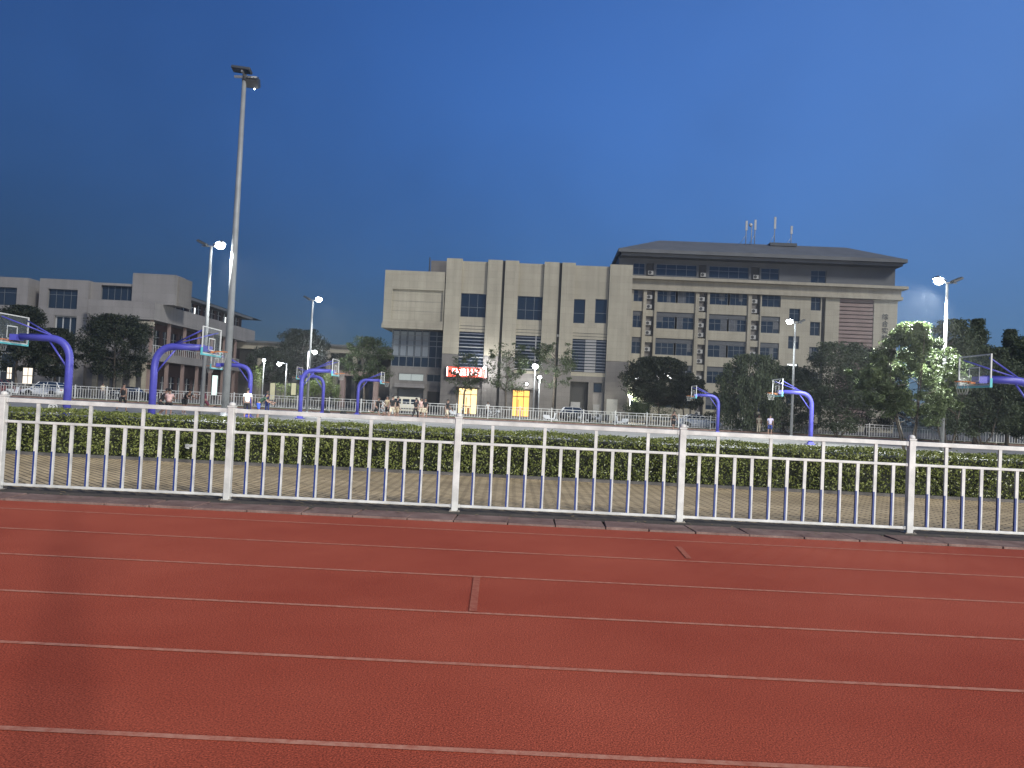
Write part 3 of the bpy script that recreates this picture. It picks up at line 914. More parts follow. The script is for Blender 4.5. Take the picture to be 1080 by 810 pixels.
    mb.box(xL - 0.5, xR + 0.55, -0.55, DEP + 0.5, zc0, zc0 + 0.5)
    mb.box(xL - 0.3, xR + 0.35, -0.35, DEP + 0.3, zc0 + 0.5, zc1 - 0.45)
    mb.box(xL - 1.0, xR + 1.1, -1.1, DEP + 1.0, zc1 - 0.45, zc1)
    mb.obj('cornice', M['stone2'], rt)
    # attic storey set back, dark
    za = F.Z(800, 277.5, 0.8)
    mb = MB()
    ah = []
    xa0, xa1 = xL + 0.6, xR - 0.2
    for a, b in ((668, 680), (692, 735), (748, 790), (803, 822)):
        ah.append((F.X(a, 285, .8), F.X(b, 285, .8), zc1 + 0.5, zc1 + 2.35))
    ah.append((F.X(855.5, 288, .8), F.X(871.5, 288, .8), zc1 + 0.15, zc1 + 2.3))
    nich = [(F.X(a, 285, .8), F.X(b, 285, .8), zc1 + 0.02, zc1 + 2.4) for a, b in niches]
    holed_wall(mb, xa0, xa1, zc1, za + 0.6, 0.8, ah + nich, 0.3)
    mb.quad((xa0, .8, zc1), (xa0, DEP - 1, zc1), (xa0, DEP - 1, za + .6), (xa0, .8, za + .6)); mb.quad((xa1, .8, zc1), (xa1, DEP - 1, zc1), (xa1, DEP - 1, za + .6), (xa1, .8, za + .6))
    mb.obj('attic_wall', M['attic'], rt, fix=False)
    for r in ah: window(rt, r, 1.0, cols=max(2, int((r[1] - r[0]) / 1.3)), split=[0.6])
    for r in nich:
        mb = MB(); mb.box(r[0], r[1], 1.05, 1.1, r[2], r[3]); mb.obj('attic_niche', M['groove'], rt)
    for r in nich: ac_unit(rt, (r[0] + r[1]) / 2 + 0.15, 0.82, r[2] + 0.55)
    # hipped roof with double fascia
    e0, e1 = F.X(652.5, 262, -1.6), F.X(957.5, 274, -1.6)
    zt = F.Z(800, 267.3, -1.6)
    dk = DEP + 1.6
    mb = MB()
    mb.box(e0 + 0.5, e1 - 0.5, -1.1, dk - 0.5, za + 0.02, za + 0.5)
    mb.box(e0 + 0.25, e1 - 0.25, -1.35, dk - 0.25, za + 0.5, zt - 0.55)
    mb.box(e0, e1, -1.6, dk, zt - 0.55, zt)
    mb.obj('eaves', M['roof_grey'], rt)
    rx0, rx1 = F.X(695, 255, 7), F.X(891, 263.5, 7)
    zr = F.Z(800, 258.3, 7)
    mb = MB()
    pts = [(e0 + .1, -1.5, zt + .004), (e1 - .1, -1.5, zt + .004), (e1 - .1, dk - .1, zt + .004), (e0 + .1, dk - .1, zt + .004), (rx0, 6.5, zr), (rx1, 6.5, zr), (rx1, 9, zr), (rx0, 9, zr)]
    mb.add(pts, [(0, 1, 5, 4), (1, 2, 6, 5), (2, 3, 7, 6), (3, 0, 4, 7), (4, 5, 6, 7), (3, 2, 1, 0)])
    rf = mb.obj('roof', M['roof_grey'], rt)
    # roof-top antennas
    xh0, xh1 = F.X(811, 257, 6), F.X(839, 260, 6)
    mb = MB(); mb.box(xh0, xh1, 5.2, 8.5, zr - 0.4, F.Z(825, 257.2, 6)); mb.obj('roof_hatch', M['dark_metal'], rf)
    for px, pt in ((786.3, 233.5), (795.5, 232.5), (816.2, 229.5), (833.8, 239)):
        x = F.X(px, 245, 6); z1 = F.Z(px, pt, 6)
        mb = MB(); mb.tube([(x, 5.6, zr - 0.3), (x, 5.6, z1)], 0.07, 6)
        hgt = z1 - zr
        mb.box(x - 0.17, x + 0.17, 5.42, 5.56, z1 - hgt * 0.45, z1 - 0.02)
        mb.tube([(x, 5.6, zr + hgt * 0.35), (x - 0.9, 5.6, zr - 0.2)], 0.035, 5)
        if px == 795.5:
            mb.tube([(x - 0.55, 5.6, zr - 0.3), (x - 0.55, 5.6, z1 - 0.7)], 0.07, 6); mb.sphere((x - 0.75, 5.5, z1 - 0.9), 0.32, 10, sy=0.5)
        mb.obj('antenna', M['grey_metal'], rf)
    # lit windows
    for k, (a, b, c, d) in enumerate(((666.9, 671.5, 326, 331.2), (667.5, 677, 397.2, 400.2), (711, 721.8, 396.3, 398.6), (716.5, 721.5, 400, 404.3), (829.5, 840, 384, 386))):
        r = F.rect(a, b, c, d, 0.2)
        mb = MB(); mb.box(r[0], r[1], 0.19, 0.205, r[2], r[3]); mb.obj('lit_pane', M['lit_white'], rt)
    # vertical lettering on the right pier
    for k, ch in enumerate('综合实验'):
        x, z = F.P(933.3 - 0.1 * k, 334.7 + 7.3 * k)
        cjk(ch, 1.02, 'wall_character', M['black'], rt, (x, -0.05, z), 0.04)
    return F, rt
FR, B_RIGHT = right_building()

# ---- left building with a wing running away from the camera
def left_building():
    F = Facade(-60, 60, 104, 0.0)
    rt = F.thing('classroom_building', 'grey stepped classroom building with square framed windows and a long balcony band', 'building')
    gw_ = M['greywall']
    X, Z = F.X, F.Z
    D2 = 45.0
    # two framed volumes
    for k, (a, b, top, wa, wb, wt, wbm) in enumerate(((-60, 28, 291, -40, 17.5, 302, 321), (40, 92, 294.5, 50, 81.5, 305, 325.5))):
        xa, xb = X(a, 330), X(b, 330)
        zt = Z((a + b) / 2, top)
        r = F.rect(wa, wb, wt, wbm)
        lo = F.rect(wa + 4 if k else wa, wb - 4 if k else wb, 333, 440); lo = (lo[0], lo[1], 0.3, lo[3])
        mb = MB(); holed_wall(mb, xa, xb, 0, zt, 0, [r, lo], 0.5)
        mb.quad((xa, 0, 0), (xa, D2, 0), (xa, D2, zt), (xa, 0, zt)); mb.quad((xb, 0, 0), (xb, D2, 0), (xb, D2, zt), (xb, 0, zt)); mb.quad((xa, 0, zt), (xb, 0, zt), (xb, D2, zt), (xa, D2, zt))
        mb.obj('front_volume', gw_, rt, fix=False)
        window(rt, r, 0.35, cols=4, split=[0.72])
        window(rt, lo, 0.4, cols=3, rows=4, t=0.16, fm='frame_light')
    xb, xc = X(28, 330), X(40, 330)
    mb = MB(); mb.box(xb, xc, 3.0, 3.4, 0, Z(34, 297, 3)); mb.obj('recess_wall', M['stone_dark'], rt)
    # middle wall with dark strip window, stair tower
    x92, x104, x138, x184, x190 = X(92, 310), X(104, 308), X(138, 308), X(184, 300), X(190.5, 303)
    mb = MB()
    r = (x104, x138, Z(120, 316), Z(120, 300.5))
    zt = Z(110, 297.5)
    holed_wall(mb, x92, X(163, 310), 0, zt, 0.6, [r], 0.4)
    mb.quad((x92, .6, zt), (X(163, 310), .6, zt), (X(163, 310), D2, zt), (x92, D2, zt))
    mb.obj('wall', gw_, rt, fix=False)
    window(rt, r, 0.9, cols=5)
    zt = Z(160, 288.8, 0.3)
    mb = MB(); mb.box(x138, x184, 0.3, 3.4, Z(150, 320), zt)
    mb.obj('stair_tower', M['greywall'], rt)
    mb = MB(); mb.box(x184 + 0.002, x184 + 0.3, 1.0, 5.0, Z(150, 320), zt - 0.15); mb.obj('tower_return', M['stone_dark'], rt)
    # balcony band: front and long side running into depth
    yB = -2.0
    xcn = X(163, 328, yB)
    zb1, zb0 = Z(130, 317.3, yB), Z(130, 335.8, yB)
    LEN = 38.0
    mb = MB(); mb.box(X(92.5, 330, yB), xcn, yB, yB + 0.3, zb0, zb1); mb.box(xcn - 0.3, xcn, yB + 0.3, LEN, zb0, zb1)
    mb.box(X(92.5, 330, yB), xcn - 0.31, yB + 0.31, LEN, zb0 + 0.02, zb0 + 0.3)
    mb.obj('balcony_band', M['frame_light'] if False else M['greywall'], rt)
    # wing behind the band (side facing the camera's right)
    xw = xcn - 2.6
    zw1 = Z(150, 309.0, 6)
    mb = MB()
    hs = []
    y = 1.0
    while y < LEN - 2:
        hs.append((y, y + 2.0, zb1 + 0.2, zb1 + 2.3)); hs.append((y, y + 2.0, zb0 - 3.4, zb0 - 0.9)); hs.append((y, y + 2.0, 0.8, 3.2)); y += 2.8
    # side wall built in (y, z)
    tmp = MB(); holed_wall(tmp, 0.6, LEN, 0, zw1, 0, hs, 0.3)
    mb.add([(xw - yy, xx, zz) for xx, yy, zz in tmp.v], tmp.f)
    mb.quad((xw, 0.6, zw1), (xw, LEN, zw1), (xw - 12, LEN, zw1), (xw - 12, 0.6, zw1))
    mb.quad((xw, LEN, 0), (xw - 12, LEN, 0), (xw - 12, LEN, zw1), (xw, LEN, zw1))
    mb.obj('wing_wall', M['brown'], rt, fix=False)
    for a, b, c, d in hs:
        g = MB()
        g.box(xw - 0.22, xw - 0.12, (a + b) / 2 - 0.05, (a + b) / 2 + 0.05, c, d)
        g.box(xw - 0.21, xw - 0.13, a, b, c + (d - c) * .6, c + (d - c) * .6 + .08)
        wo_ = g.obj('window', M['frame_light'], rt)
        g = MB(); g.box(xw - 0.28, xw - 0.24, a, b, c, d); g.obj('pane', M['glass'], wo_)
    mb = MB(); mb.box(xw - 12, xw + 1.6, -0.2 + 5, LEN + 1.2, zw1, zw1 + 0.4); mb.obj('roof_eave', M['roof_grey'], rt)
    # lower band and ground floor
    zl1, zl0 = Z(150, 371.0, yB), Z(150, 379.5, yB)
    mb = MB(); mb.box(X(96, 375, yB), xcn, yB, yB + 0.3, zl0, zl1); mb.box(xcn - 0.3, xcn, yB + 0.3, LEN - 6, zl0, zl1)
    mb.box(X(96, 375, yB), xcn - 0.31, yB + 0.31, LEN - 6, zl0 + 0.02, zl0 + 0.3)
    mb.obj('lower_band', M['greywall'], rt)
    rl = MB()
    y = yB + 0.6
    while y < LEN - 7: rl.box(xcn - 0.18, xcn - 0.12, y, y + 0.06, zl1, zl1 + 0.95); y += 0.7
    rl.box(xcn - 0.2, xcn - 0.1, yB + 0.4, LEN - 7, zl1 + 0.95, zl1 + 1.03)
    rl.obj('balcony_railing', M['frame_light'], rt)
    for k in range(7):
        y = yB + 0.4 + k * 5.2
        mb = MB(); mb.box(xcn - 0.75, xcn - 0.35, y, y + 0.4, 0, zl0); mb.box(xcn - 0.7, xcn - 0.35, y, y + 0.4, zl1, zb0)
        mb.obj('column', M['pinkwall'], rt)
    for px in (98, 110, 124, 138, 150):
        x = X(px, 400, yB)
        mb = MB(); mb.box(x - 0.3, x + 0.3, yB + 0.31, yB + 0.75, 0, zl0); mb.obj('column', M['stone2'], rt)
    r = F.rect(147, 162, 333, 336, yB - 0.5)
    mb = MB(); mb.box(r[0], r[1], yB - 0.6, yB - 0.02, zb0 - 0.9, zb0 - 0.3); mb.obj('sign_box', M['stone2'], rt)
    # lit window at far end
    mb = MB(); mb.box(xw - 0.1, xw - 0.05, 31, 33.4, 1.0, 6.5); mb.obj('lit_pane', M['lit_dim'], rt)
    for y in (8.5, 16.5, 29.5):
        mb = MB(); mb.box(xw + 0.12, xw + 0.17, y, y + 0.3, zb1 + 0.3, zb1 + 1.5); mb.obj('wing_lamp', M['lit_white'], rt)
    return F, rt
FL, B_LEFT = left_building()

# ---- low gallery linking the buildings
def gallery():
    F = Facade(262, 340, 138, 0.0)
    rt = F.thing('link_gallery', 'low beige gallery with columns linking the two larger buildings', 'building')
    x0, x1 = -6, F.X(414, 380)
    z1 = F.Z(340, 362.8); z0 = F.Z(340, 371.5)
    mb = MB(); mb.box(x0, x1, 0, 8, z0, z1 - 0.35); mb.obj('frieze', M['stone2'], rt)
    mb = MB(); mb.box(x0, x1 + 0.5, -0.5, 8.5, z1 - 0.35, z1); mb.obj('roof', M['roof_grey'], rt)
    mb = MB(); mb.box(x0, x1, 6.5, 6.8, 0, z0); mb.obj('back_wall', M['stone_dark'], rt)
    for px in (272, 300, 345, 353, 373, 382, 392):
        x = F.X(px, 395)
        mb = MB(); mb.box(x - 0.35, x + 0.35, 0.4, 1.1, 0, z0); mb.obj('column', M['stone2'], rt)
    return rt
gallery()
def portal():
    F = Facade(345, 362, 108, 0.0)
    rt = F.thing('stone_gateway', 'pale stone gateway with a wide lintel among lit shrubs', 'gateway')
    r = F.rect(357.5, 363, 396, 440)
    mb = MB(); mb.box(r[0], r[1], 0, 0.8, 0, r[3]); mb.obj('column', M['pinkwall'], rt)
    r2 = F.rect(393, 398, 397, 440)
    mb = MB(); mb.box(r2[0], r2[1], 0, 0.8, 0, r[3]); mb.obj('column', M['pinkwall'], rt)
    z0, z1 = F.Z(360, 396), F.Z(360, 390.5)
    mb = MB(); mb.box(r[0] - 1.6, r2[1] + 0.4, -0.3, 1.1, z0, z1); mb.obj('lintel', M['pinkwall'], rt)
portal()
M['mast_grey'] = mat('weathered_galvanised_mast', (0.21, 0.22, 0.225), 0.6, 0.2, noise=(1.5, 0.15))
M['pole_grey'] = mat('dull_grey_pole_paint', (0.15, 0.155, 0.16), 0.7, noise=(3, 0.12))
# ------------------------------------------------------------------ basketball hoops
def bend(p0, p1, p2, n=8):
    return [Vector(p0) * (1 - t) ** 2 + Vector(p1) * 2 * t * (1 - t) + Vector(p2) * t ** 2 for t in [k / n for k in range(n + 1)]]

def make_hoop(label):
    rt = thing('basketball_hoop', label, 'basketball hoop', (0, 0, 0), 0, 'basketball hoops on the courts')
    mb = MB()
    path = [(0, 0, 0.02)] + bend((0, 0, 2.3), (0, 0, 3.17), (0.85, 0, 3.17), 10) + [(1.87, 0, 3.17)]
    mb.tube(path, [0.135] * (len(path) - 1) + [0.12], 14)
    mb.obj('pole', M['purple'], rt)
    mb = MB(); mb.box(-0.26, 0.26, -0.26, 0.26, 0.0, 0.05); mb.box(-0.16, 0.16, -0.16, 0.16, 0.05, 0.16)
    mb.obj('base_plate', M['purple'], rt)
    mb = MB(); mb.tube([(0.06, 0, 2.1), (0.78, 0, 3.06)], 0.035, 6); mb.obj('brace', M['purple'], rt)
    for s in (-1, 1):
        mb = MB(); mb.tube([(0.75, 0.05 * s, 3.28), (2.10, 0.72 * s, 3.82)], 0.028, 6); mb.obj('strut', M['purple'], rt)
    mb = MB(); mb.box(1.85, 2.11, -0.22, 0.22, 3.02, 3.24); mb.obj('bracket', M['purple'], rt)
    # backboard: glass sheet, white frame and target square, teal padding below
    x = 2.15
    mb = MB(); mb.box(x - 0.006, x + 0.006, -0.88, 0.88, 2.93, 3.93)
    bo = mb.obj('backboard', M['board_glass'], rt)
    f = MB()
    f.box(x - 0.022, x + 0.022, -0.90, 0.90, 3.91, 3.95); f.box(x - 0.022, x + 0.022, -0.90, -0.86, 2.96, 3.91); f.box(x - 0.022, x + 0.022, 0.86, 0.90, 2.96, 3.91)
    f.box(x - 0.020, x + 0.020, -0.86, 0.86, 2.92, 2.96)
    f.obj('board_frame', M['white_paint'], bo)
    f = MB()
    f.box(x + 0.008, x + 0.016, -0.30, 0.30, 3.51, 3.55); f.box(x + 0.008, x + 0.016, -0.30, -0.26, 3.10, 3.51); f.box(x + 0.008, x + 0.016, 0.26, 0.30, 3.10, 3.51); f.box(x + 0.008, x + 0.016, -0.26, 0.26, 3.065, 3.10)
    f.obj('target_square', M['white_paint'], bo)
    f = MB(); f.box(x - 0.04, x + 0.045, -0.915, 0.915, 2.86, 2.92); f.box(x - 0.035, x + 0.04, -0.92, -0.902, 2.90, 3.15); f.box(x - 0.035, x + 0.04, 0.902, 0.92, 2.90, 3.15)
    f.obj('padding', M['teal'], bo)
    n = 20
    cx, rr = x + 0.15 + 0.235, 0.235
    pts = [(cx + rr * math.cos(2 * math.pi * k / n), rr * math.sin(2 * math.pi * k / n), 3.05) for k in range(n + 1)]
    mb = MB(); mb.tube(pts, 0.014, 6, cap=False); mb.box(x + 0.01, x + 0.17, -0.09, 0.09, 2.99, 3.05)
    ro = mb.obj('rim', M['orange'], rt)
    nb = MB(); k_ = 12
    for k in range(k_):
        for sgn in (1, -1):
            q = []
            for j in range(5):
                t = j / 4
                a = 2 * math.pi * (k + sgn * 0.5 * j * 0.7) / k_
                r = rr * (1 - 0.42 * t)
                q.append((cx + r * math.cos(a), r * math.sin(a), 3.04 - 0.42 * t))
            nb.tube(q, 0.004, 3, cap=False)
    nb.obj('net', M['net'], ro)
    return rt

HOOPS = [
    (72, 28.0, -1, 'purple hoop at the left edge of the photo, in front of the white car'),
    (161.5, 29.6, 1, 'large purple hoop with its board overlapping the tall light mast'),
    (263.5, 47.5, -1, 'blue hoop whose curved arm reaches behind the tall light mast'),
    (317.5, 50.0, 1, 'blue hoop forming the outer, taller of the two crossing arches'),
    (340.8, 67.0, -1, 'small blue hoop forming the inner, lower of the two crossing arches'),
    (377.5, 69.5, 1, 'small blue hoop with its board against the dark end of the beige hall'),
    (757.3, 66.0, -1, 'thin blue hoop standing beside the white saloon car'),
    (855.5, 47.5, -1, 'blue hoop with its board in front of the dark trees and floodlight pole'),
    (1094, 25.6, -1, 'large purple hoop with a clear board at the right edge before the trees'),
]
h0 = None
for px, D, sgn, lab in HOOPS:
    x = gx(px, D)
    if h0 is None:
        h0 = make_hoop(lab); h0.location = (x, D, 0); h0.rotation_euler = (0, 0, 0 if sgn > 0 else math.pi)
    else:
        dup(h0, (x, D, 0), 0 if sgn > 0 else math.pi, lab)

# ------------------------------------------------------------------ tall mast (unlit)
def mast():
    D = 38.0
    x = gx(238.5, D)
    rt = thing('light_mast', 'very tall grey mast with two unlit dark floodlights at its top', 'light mast', (x, D, 0))
    zt = at(261, 77, D).z
    mb = MB(); mb.tube([(0, 0, 0.03), (0, 0, zt * 0.5), (0, 0, zt)], [0.19, 0.15, 0.10], 14); mb.obj('pole', M['mast_grey'], rt)
    mb = MB(); mb.lathe([(0.34, 0), (0.34, 0.04), (0.22, 0.05), (0.21, 0.5), (0.19, 0.52)], 14); mb.obj('base_flange', M['grey_metal'], rt)
    mb = MB(); mb.box(-0.5, 0.62, -0.05, 0.05, zt - 0.26, zt - 0.16); mb.box(-0.05, 0.05, -0.4, 0.4, zt - 0.1, zt - 0.02)
    mb.obj('crossarm', M['grey_metal'], rt)
    def head(cx, cy, cz, sx, sy, sz, ax, ay):
        rot = Matrix.Rotation(ax, 3, 'X') @ Matrix.Rotation(ay, 3, 'Y')
        mb = MB(); mb.obox((cx, cy, cz), (sx, sy, sz), rot)
        for k in range(5): mb.obox(Vector((cx, cy, cz)) + rot @ Vector((-sx * 0.4 + sx * 0.2 * k, 0, sz * 0.62)), (0.03, sy * 0.9, sz * 0.3), rot)
        o = mb.obj('floodlight', M['dark_metal'], rt, bevel=0.02)
        g = MB(); g.obox(Vector((cx, cy, cz)) + rot @ Vector((0, 0, -sz * 0.52)), (sx * 0.86, sy * 0.86, 0.01), rot); g.obj('lens', M['glass'], o)
    head(-0.05, -0.28, zt + 0.03, 0.95, 0.42, 0.13, R(-14), R(6))
    head(0.30, 0.15, zt - 0.44, 0.80, 0.40, 0.40, R(30), R(4))
    mb = MB(); mb.sphere((0.56, -0.1, zt - 0.83), 0.035, 8); mb.obj('marker_lamp', M['lamp_cool'], rt)
mast()

# ------------------------------------------------------------------ court floodlights (lit)
def court_lamp(px, D, py_head, lit, label, watts, aim=(0.75, 0.35), cone=125):
    x = gx(px, D)
    z = at(px, py_head, D).z
    rt = thing('court_floodlight', label, 'floodlight pole', (x, D, 0), 0, 'floodlights between the courts')
    mb = MB(); mb.tube([(0, 0, 0.03), (0, 0, z * 0.5), (0, 0, z)], [0.105, 0.085, 0.06], 10); mb.obj('pole', M['pole_grey'], rt)
    mb = MB(); mb.box(-0.18, 0.18, -0.18, 0.18, 0, 0.03); mb.lathe([(0.13, 0.03), (0.12, 0.3)], 10); mb.obj('base_plate', M['grey_metal'], rt)
    mb = MB(); mb.tube([(-0.48, 0, z - 0.02), (0.48, 0, z - 0.02)], 0.03, 8); mb.obj('crossarm', M['grey_metal'], rt)
    for s in (-1, 1):
        rot = Matrix.Rotation(s * R(-26), 3, 'Y')
        c = Vector((s * 0.42, -0.05, z + 0.10))
        mb = MB(); mb.obox(c, (0.50, 0.44, 0.08), rot)
        for k in range(6): mb.obox(c + rot @ Vector((-0.2 + 0.08 * k, 0, 0.06)), (0.02, 0.40, 0.05), rot)
        o = mb.obj('lamp_head', M['dark_metal'], rt)
        g = MB(); g.obox(c + rot @ Vector((0, 0, -0.052)), (0.45, 0.39, 0.012), rot)
        if s == lit:      # added glowing dome, sized to imitate the lit head's glare
            g.sphere(c + rot @ Vector((0, -0.02, -0.07)), 0.235, 14, sz=0.8)
        g.obj('lens', M['lamp_white'] if s == lit else M['glass'], o)
    L = bpy.data.lights.new('court_floodlight_beam', 'SPOT')
    L.energy = watts; L.spot_size = R(cone); L.spot_blend = 0.6; L.shadow_soft_size = 0.25; L.color = (0.95, 1.0, 0.97)
    lo = bpy.data.objects.new('court_floodlight_beam', L); COL.objects.link(lo)
    lo.parent = rt
    lo.location = (lit * 0.62, -0.05, z - 0.42)
    lo.rotation_euler = Vector((lit * aim[0], aim[1], -1.0)).to_track_quat('-Z', 'Y').to_euler()
COURT_W = 4200
court_lamp(214, 38, 259, 1, 'floodlight pole left of the tall mast, its right lamp glaring white', COURT_W)
court_lamp(324.5, 57, 316, 1, 'floodlight pole above the lit shrub, glaring greenish white', COURT_W * 0.7)
court_lamp(835, 57, 340, -1, 'floodlight pole glaring in front of the beige six-storey block', COURT_W * 0.6)
court_lamp(994, 38, 297.5, -1, 'floodlight pole glaring above the bright green tree top', COURT_W * 2.6, (0.62, 0.2), 152)

# ------------------------------------------------------------------ far fence along the courts
def far_fence():
    Y = 75.0
    rt = thing('boundary_fence', 'low weathered white fence along the road behind the courts', 'fence', (0, Y, 0.02))
    sp = 3.1
    n0, n1 = -20, 20
    rails = [(1.30, 0.05), (1.06, 0.04), (0.18, 0.04)]
    for i in range(n0, n1 + 1):
        x = i * sp + 0.9
        mb = MB(); mb.box(x - 0.05, x + 0.05, -0.05, 0.05, 0, 1.38); mb.lathe([(0.06, 1.38), (0.05, 1.42), (0.02, 1.45)], 8, (x, 0, 0))
        mb.obj('post', M['far_rail'], rt)
    for z, h in rails:
        mb = MB(); mb.box(n0 * sp + 0.9, n1 * sp + 0.9, -0.02, 0.02, z - h / 2, z + h / 2); mb.obj('rail', M['far_rail'], rt)
    spots = []
    for i in range(n0, n1):
        for k in range(1, 12):
            spots.append((i * sp + 0.9 + sp * k / 12, k % 3 == 2))
    spots.sort(key=lambda s: abs(s[0]))
    rest = MB()
    for j, (x, tall) in enumerate(spots):
        mb = MB() if j < 100 else rest
        mb.box(x - 0.022, x + 0.022, -0.015, 0.015, 0.2, 1.28 if tall else 1.04)
        if j < 100: mb.obj('baluster', M['far_rail'], rt)
    tag(rest.obj('baluster_row', M['far_rail'], rt), kind='stuff')
far_fence()

# ------------------------------------------------------------------ street lamps and small lit things by the buildings
def street_lamp(px, py, Y, label, watts=350, lit='lamp_cool', r=0.17, arm=0.0, col=(0.95, 1.0, 0.97)):
    p = at(px, py, Y)
    rt = thing('street_lamp', label, 'street lamp', (p.x, Y, 0), 0, 'street lamps beyond the far fence')
    z = p.z
    mb = MB(); mb.tube([(arm, 0, 0.0), (arm, 0, z - (0.1 if arm == 0 else -0.1))], [0.08, 0.05], 8)
    if arm: mb.tube([(arm, 0, z + 0.1), (0, 0, z + 0.16)], 0.035, 6)
    mb.obj('pole', M['grey_metal'], rt)
    mb = MB(); mb.sphere((0, 0, z), r, 12, sz=0.8); mb.obj('globe', M[lit], rt)
    mb = MB(); mb.lathe([(r * 1.15, 0), (r * 0.9, 0.06), (0.03, 0.1)], 12, (0, 0, z + r * 0.72)); mb.obj('lamp_cap', M['dark_metal'], rt)
    L = bpy.data.lights.new('street_lamp_bulb', 'POINT'); L.energy = watts; L.shadow_soft_size = 0.2; L.color = col
    lo = bpy.data.objects.new('street_lamp_bulb', L); COL.objects.link(lo); lo.parent = rt; lo.location = (0, -0.35, z)
street_lamp(332, 371.5, 98, 'lit street lamp hanging just below the pale gallery roof above the lit shrub', 2600, arm=-0.8, r=0.3)
street_lamp(294.5, 384, 92, 'lit street lamp on a tall grey column in front of dark trees', 500, arm=0.9, r=0.26)
street_lamp(278.5, 380, 96, 'lit street lamp above a small sapling beside the classroom wing', 420, arm=0.0, r=0.2)
street_lamp(564.5, 386.5, 94, 'lit street lamp with a slanting glare between the two young trees', 900, arm=0, r=0.36)
street_lamp(569.2, 398, 96, 'lower lit street lamp right beside the slanting one', 420, arm=0, r=0.24)
street_lamp(664.6, 418.5, 98, 'short lit garden lamp at the corner of the beige hall', 1500, arm=0, r=0.2, col=(1, 0.95, 0.75))
def wall_lamp(px, py, Y, label, r=0.16, watts=120):
    p = at(px, py, Y)
    rt = thing('wall_lamp', label, 'wall lamp', (p.x, Y, p.z))
    mb = MB(); mb.sphere((0, 0, 0), r, 12); mb.obj('globe', M['lamp_cool'], rt)
    mb = MB(); mb.tube([(0, 0, 0.05), (0, 0.5, 0.25)], 0.03, 6); mb.obj('arm', M['dark_metal'], rt)
    L = bpy.data.lights.new('wall_lamp_bulb', 'POINT'); L.energy = watts; L.shadow_soft_size = 0.15
    lo = bpy.data.objects.new('wall_lamp_bulb', L); COL.objects.link(lo); lo.parent = rt; lo.location = (0, -0.4, 0)
wall_lamp(555.5, 405, 104.6, 'small round white lamp above the right lit doorway', 0.17)
wall_lamp(511, 388, 104.4, 'bluish white lamp glaring at the right end of the red sign', 0.2, 500)

# the stadium floodlight mast across the track, behind the camera, whose light falls on track and fence
def stadium_mast():
    x, y, z = 46.0, -83.0, 16.5
    rt = thing('stadium_mast', 'stadium floodlight mast across the field whose light falls on the track', 'light mast', (x, y, 0))
    mb = MB(); mb.tube([(0, 0, 0), (0, 0, z)], [0.25, 0.12], 12); mb.obj('pole', M['grey_metal'], rt)
    mb = MB(); mb.box(-1.6, 1.6, -0.06, 0.06, z - 0.08, z + 0.08); mb.obj('crossarm', M['grey_metal'], rt)
    for k in (-1.2, -0.4, 0.4, 1.2):
        rot = Matrix.Rotation(R(25), 3, 'Z') @ Matrix.Rotation(R(72), 3, 'X')
        mb = MB(); mb.obox((k, 0.2, z - 0.3), (0.62, 0.5, 0.16), rot); o = mb.obj('floodlight', M['dark_metal'], rt)
        g = MB(); g.obox(Vector((k, 0.2, z - 0.3)) + rot @ Vector((0, 0, -0.09)), (0.55, 0.44, 0.01), rot); g.obj('lens', M['lamp_white'], o)
    L = bpy.data.lights.new('stadium_beam', 'SPOT'); L.energy = STADIUM_W; L.spot_size = R(80); L.spot_blend = 0.5; L.shadow_soft_size = 1.5; L.color = (1.0, 0.98, 0.94)
    lo = bpy.data.objects.new('stadium_beam', L); COL.objects.link(lo); lo.parent = rt
    lo.location = (0, 0.9, z - 0.5)
    lo.rotation_euler = Vector((-0.5, 1.0, -0.16)).to_track_quat('-Z', 'Y').to_euler()
stadium_mast()
# ------------------------------------------------------------------ vegetation
def leaf_mat(name, c1, c2, scale=0.8, rough=0.55):
    mt = bpy.data.materials.new(name); mt.use_nodes = True
    n, l = mt.node_tree.nodes, mt.node_tree.links
    p = n['Principled BSDF']; p.inputs['Roughness'].default_value = rough; p.inputs['Specular IOR Level'].default_value = 0.35
    tc = n.new('ShaderNodeTexCoord')
    nz = n.new('ShaderNodeTexNoise'); nz.inputs['Scale'].default_value = scale; nz.inputs['Detail'].default_value = 6; nz.inputs['Roughness'].default_value = 0.7
    l.new(tc.outputs['Object'], nz.inputs['Vector'])
    cr = n.new('ShaderNodeValToRGB')
    cr.color_ramp.elements[0].position = 0.35; cr.color_ramp.elements[0].color = (*c1, 1)
    cr.color_ramp.elements[1].position = 0.66; cr.color_ramp.elements[1].color = (*c2, 1)
    l.new(nz.outputs['Fac'], cr.inputs['Fac']); l.new(cr.outputs[0], p.inputs['Base Color'])
    tr = n.new('ShaderNodeBsdfTranslucent'); l.new(cr.outputs[0], tr.inputs['Color'])
    mx = n.new('ShaderNodeMixShader'); mx.inputs[0].default_value = 0.25
    l.new(p.outputs[0], mx.inputs[1]); l.new(tr.outputs[0], mx.inputs[2])
    l.new(mx.outputs[0], n['Material Output'].inputs['Surface'])
    return mt
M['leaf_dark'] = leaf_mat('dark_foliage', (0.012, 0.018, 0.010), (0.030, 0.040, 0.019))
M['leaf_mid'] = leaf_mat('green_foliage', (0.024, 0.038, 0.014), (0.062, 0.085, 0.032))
M['leaf_lit'] = leaf_mat('lit_green_foliage', (0.075, 0.105, 0.032), (0.20, 0.25, 0.085))  # lit copy of the foliage: lamplight is put into the leaf colour
M['leaf_court'] = leaf_mat('lit_court_side_foliage', (0.040, 0.060, 0.024), (0.120, 0.155, 0.065))  # leaf colour raised so the tree under the lamp looks more brightly lit
